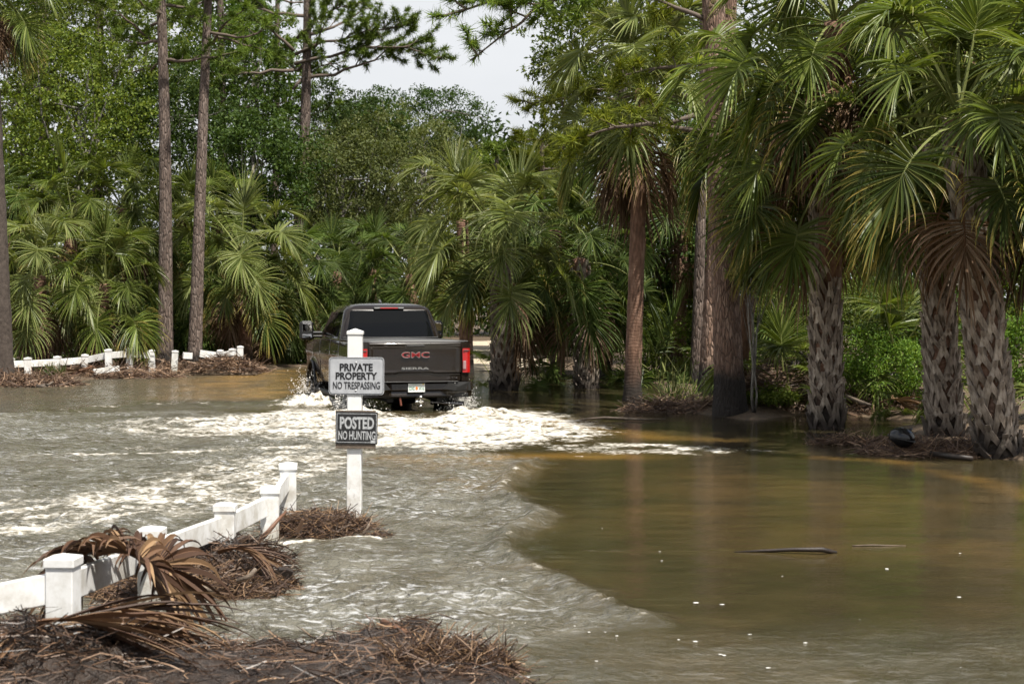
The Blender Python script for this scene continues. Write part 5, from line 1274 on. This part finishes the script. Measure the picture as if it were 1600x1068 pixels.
# piles caught along the near fence
straw_pile('debris_pile', 'brown straw heap between the last fence post and sign post', 'debris pile', WP(497, 829), .42, .45, .12, 3000, 51, L=(.08, .32))
straw_pile('debris_pile', 'straw heap against the middle fence rails under curved frond ribs', 'debris pile', WP(352, 893), .42, .75, .17, 3600, 52, mat='straw_dark', L=(.08, .36))
straw_pile('debris_pile', 'matted straw raft below the draped brown frond', 'debris pile', WP(300, 925), .62, .55, .12, 3600, 53, L=(.08, .32), mat='straw')
straw_pile('debris_pile', 'low straw raft with foam beside the black stump', 'debris pile', WP(395, 916), .30, .20, .05, 1200, 54, L=(.06, .25))
straw_pile('debris_pile', 'rounded straw clump on the mud at bottom centre', 'debris pile', WP(700, 1045, .02), .32, .2, .09, 2000, 55, mat='straw', L=(.08, .30), up=.5)
straw_pile('debris_pile', 'tiny straw wisp floating right of the sign post', 'debris pile', WP(590, 838), .12, .08, .025, 160, 56, L=(.04, .16))
straw_pile('debris_pile', 'brown heap of dead leaves under the near fence rail', 'debris pile', Vector((-2.15, 7.42, .10)), .75, .30, .22, 2200, 57, mat='straw_dark', L=(.08, .3))
# right bank
straw_pile('debris_pile', 'straw mat round the feet of close pair of booted palms', 'debris pile', WP(1500, 706), 1.25, .8, .09, 3200, 58, mat='straw_pale', L=(.1, .45), W_=(.003, .008))
straw_pile('debris_pile', 'thin floating straw line left of the black float', 'debris pile', WP(1345, 693), .70, .18, .05, 900, 59, mat='straw_pale', L=(.1, .4), W_=(.003, .007), mound=False)
straw_pile('debris_pile', 'reddish debris bank behind the stout booted palm', 'debris pile', WP(1345, 640), 1.9, 1.6, .30, 3600, 60, mat='straw_pale', mat2='ground', L=(.15, .7), W_=(.005, .012))
straw_pile('debris_pile', 'debris bank at feet of the three pines', 'debris pile', WP(1080, 641), 1.2, .8, .12, 1800, 61, mat='straw_pale', mat2='ground', L=(.15, .6), W_=(.004, .010))
straw_pile('debris_pile', 'sloping heap of straw between foremost pine and stout palm', 'debris pile', Vector((4.6, 28.3, .05)), 1.0, .9, .65, 1800, 62, mat='straw_pale', mat2='ground', L=(.15, .6), W_=(.004, .010))
# left bank
straw_pile('debris_pile', 'straw heap at foot of the left edge palm trunk', 'debris pile', WP(38, 602), 1.2, .8, .16, 1800, 63, mat='straw_pale', mat2='ground', L=(.15, .7), W_=(.006, .014))
straw_pile('debris_pile', 'debris line along the left bank below the far fence', 'debris pile', WP(150, 589), 2.2, 1.0, .10, 2400, 64, mat='straw_pale', mat2='ground', L=(.2, .8), W_=(.006, .014))
straw_pile('debris_pile', 'long low debris line below the two left pines', 'debris pile', WP(270, 581), 2.6, .8, .14, 2400, 65, mat='straw_pale', mat2='ground', L=(.2, .8), W_=(.006, .014))
straw_pile('debris_pile', 'debris heap at the far end of the far white fence', 'debris pile', WP(352, 579, .1), .9, .6, .30, 1200, 66, mat='straw_pale', mat2='ground', L=(.2, .7), W_=(.006, .014))

# dead fronds draped on and by the near fence
def dead_frond(label, loc, rotz, seed, elev, Lp, Lb, n, droop, pet, spread, scale=1.0, tilt=(0, 0), curl=.35, wid=.034, mat='frond_brown'):
    rg = np.random.RandomState(seed); V, Q, al, mi = frond_arrays(rg, R(elev), Lp, Lb, n, droop, pet, spread, curl, wid, 9)
    root = thing('dead_palm_frond', label, 'dead palm frond', loc, (tilt[0], tilt[1], rotz)); root.scale = (scale,) * 3
    ip = np.array(mi) == 1
    for nm, sel, mt in (('blade', ~ip, M[mat]), ('stem', ip, M['petiole_dead'])):
        q = Q[sel]; u, inv = np.unique(q, return_inverse=True)
        put(nm, mk_mesh(nm, V[u], [inv.reshape(-1, 4)], mt, False, {'along': np.array(al)[u]}), root)
    return root
dead_frond('dead brown palm fan draped over the near fence rail', P(150, 862, 8.5), R(10), 1, 10, .10, .60, 44, 2.0, .2, 2.9, curl=.25, wid=.045)
dead_frond('second dead fan hanging over the rail right of the draped one', P(222, 862, 9.2), R(-20), 2, 8, .05, .58, 36, 2.3, .2, 2.6, curl=.3, wid=.042)
dead_frond('reddish dead frond swept along the mud below the near fence', P(25, 985, 7.5), R(16), 3, 5, .12, .85, 40, .55, .1, .55, curl=.45, wid=.030)
dead_frond('reddish dead frond lying on the straw just right of the swept one', P(100, 962, 7.7), R(4), 4, 5, .06, .78, 36, .6, .1, .5, curl=.45, wid=.028)
dead_frond('limp dead frond with red-brown ribs against middle fence posts', P(340, 860, 10.5), R(-8), 5, 22, .12, .50, 26, 1.7, .3, .9, curl=.3, wid=.022)
dead_frond('broad reddish dead frond spread below the first fence post', P(60, 968, 7.35), R(10), 13, 6, .08, .80, 44, .6, .1, .65, curl=.45, wid=.030)
dead_frond('dark dead frond pushed under the rail behind first post', P(140, 948, 7.9), R(-4), 14, 6, .08, .72, 40, .7, .1, .6, curl=.5, wid=.028)
dead_frond('dead fan fallen behind the rail with strands over the water', P(165, 858, 8.5), R(150), 15, 8, .06, .50, 34, 2.4, .2, 2.4, curl=.3, wid=.036)
dead_frond('withered frond strands at the lower left corner', P(20, 985, 7.4), R(-70), 6, 20, .05, .30, 10, 1.6, .3, 1.2, curl=.4, wid=.02)
dead_frond('pale dry frond base lying at the bottom edge', P(330, 1062, 8.0), R(60), 7, 40, .02, .16, 9, .8, .2, 1.2, curl=.5, wid=.05, mat='frond_dead')
dead_frond('dead frond fan lying on the reddish debris bank', P(1375, 628, 26.3), R(15), 8, 24, .2, .85, 30, 1.1, .3, 1.0, wid=.04, mat='frond_dead')
dead_frond('broken dead frond on the left bank by the fallen rail', P(150, 582, 41), R(160), 9, 15, .5, 1.0, 30, 1.4, .3, 1.4, wid=.05, mat='frond_dead')
# single pieces
stick('frond_stem', 'long red-brown frond stem leaning on the fence by fourth post', 'stem', [P(400, 849, 11.7), P(420, 829, 11.7), P(436, 810, 11.8), P(447, 799, 11.9)], [.022, .018, .013, .008], 'stick')
stick('frond_stem', 'curved tan stem end sticking out by the sign post base', 'stem', [P(546, 841, 12.9), P(562, 836, 12.9), P(572, 828, 12.9), P(577, 818, 12.9)], [.012, .013, .012, .008], 'driftwood')
stick('frond_stem', 'dark curved frond stem floating alone on the calm water', 'stem', [WP(1148, 862, .0), WP(1190, 860, .012), WP(1240, 858, .03), WP(1285, 858, .035), WP(1306, 863, .0)], [.006, .012, .016, .020, .016], 'darkwood')
stick('frond_stem', 'thin pale stem floating right of the dark curved stem', 'stem', [WP(1332, 852, .004), WP(1365, 851, .008), WP(1415, 852, .002)], [.005, .006, .003], 'driftwood')
stick('broken_branch', 'driftwood branch lying across the straw raft', 'branch', [P(280, 905, 9.6), P(310, 918, 9.7), P(335, 921, 9.7)], [.02, .022, .014], 'driftwood')
stick('broken_branch', 'broken branch end pointing up from the foam', 'branch', [P(370, 908, 10.0), P(390, 900, 10.0), P(400, 888, 10.0)], [.016, .018, .014], 'driftwood')
stick('broken_branch', 'reddish stick poking from the bottom centre straw clump', 'branch', [P(598, 971, 8.6), P(620, 982, 8.5), P(650, 996, 8.45), P(700, 1015, 8.4)], [.020, .022, .02, .014], 'stick')
stick('broken_branch', 'thin leaning stick beside the black stump', 'branch', [P(434, 920, 10.6), P(446, 903, 10.6), P(459, 881, 10.6)], [.010, .012, .006], 'driftwood')
stick('broken_branch', 'long orange-brown stick lying on left bank', 'branch', [P(103, 591, 41), P(125, 580, 41.3), P(144, 572, 41.5)], [.05, .045, .03], 'stick')
stick('broken_branch', 'pale curved stick at the left bank water edge', 'branch', [WP(58, 603, .1), WP(72, 602, .15), WP(82, 597, .2)], [.03, .04, .03], 'driftwood')
stick('broken_branch', 'bare branch lying in water before the three pines', 'branch', [WP(905, 655, .02), WP(945, 652, .05), WP(1000, 655, .03), WP(1040, 654, .03)], [.015, .022, .02, .01], 'driftwood')
stick('broken_branch', 'pale log on the reddish debris bank', 'branch', [P(1322, 618, 27.0), P(1345, 628, 26.6), P(1362, 633, 26.4)], [.03, .035, .02], 'driftwood')
stick('broken_branch', 'red-ended stick leaning against the black float', 'branch', [P(1389, 680, 21.2), P(1396, 693, 21.0), P(1405, 706, 20.8)], [.014, .020, .016], 'stick')
stick('broken_branch', 'dark log at the waterline before the leaning palm', 'branch', [WP(1455, 708, .05), WP(1490, 713, .05), WP(1520, 716, .04)], [.03, .04, .03], 'darkwood')
stick('broken_branch', 'long thin dead branch arching in front of the shaded shrubs', 'branch', [P(1205, 470, 28.6), P(1225, 510, 28.4), P(1245, 545, 28.2), P(1263, 562, 28.0)], [.012, .018, .022, .025], 'darkwood')
mb = MB(); mb.poly_prism([(-.055, -.05), (.045, -.06), (.075, .07), (.03, .085), (-.02, .075)], -.03, .03, xf=lambda a, b, c: (a, c, b))
tag(mb.build('wood_stump', M['darkwood'], None, False, P(437, 905, 10.5), (0.2, .15, .3)), 'charred black chunk of wood standing in the foam', 'wood chunk')
tag(MB().box((0, 0, 0), (.035, .015, .12), bev=.004, taper=.75).build('wood_board', M['straw_pale'], None, False, P(469, 821, 12.4), (.3, .35, .3)), 'short tan board splinter upright in the straw heap', 'board')
# black float
fl = thing('black_float', 'shiny black round float on straw by the booted palms', 'float', P(1409, 683, 19.9), (R(8), R(12), R(20)))
V, Q = ball_mesh(.165, 22, 14, .78); b = MB(); b.add(V, None, Q); b.build('shell', simple('float_black', (.010, .010, .011), .18), fl, True)
MB().tube([(.168 * math.cos(a), .168 * math.sin(a), -.012) for a in np.linspace(0, 6.2832, 25)], .010, 6, cap=False).build('rim', simple('float_rim', (.015, .015, .015), .4), fl, True)
MB().tube([(.10, .05, .085), (.155, .075, .125)], [.028, .020], 10).build('neck', M['sign_black'], fl, True)
# grasses at the water edge
def grass(label, base, n, h, seed):
    rng = np.random.RandomState(seed); a = rng.uniform(0, 6.283, n); r = np.abs(rng.normal(0, .18, n)); P0 = np.stack([np.cos(a) * r, np.sin(a) * r, np.zeros(n)], 1)
    D = np.stack([np.cos(a) * .35, np.sin(a) * .35, np.ones(n)], 1) + rng.normal(0, .25, (n, 3)); V, Q = straws(rng, P0, D, rng.uniform(.5, 1, n) * h, np.full(n, .008), .25)
    o = put('grass_tuft', mk_mesh('grass_tuft', V, [Q], M['grass']), None, base); return tag(o, label, 'grass')
grass('tall thin grass tuft on bank left of the pine trunks', WP(1048, 632, .05), 46, 1.0, 1)
grass('short pale grass tuft at the foot of the middle pine', WP(1075, 628, .08), 60, .5, 2)
grass('bright grass tuft on the left bank', WP(84, 586, .2), 80, .35, 3)
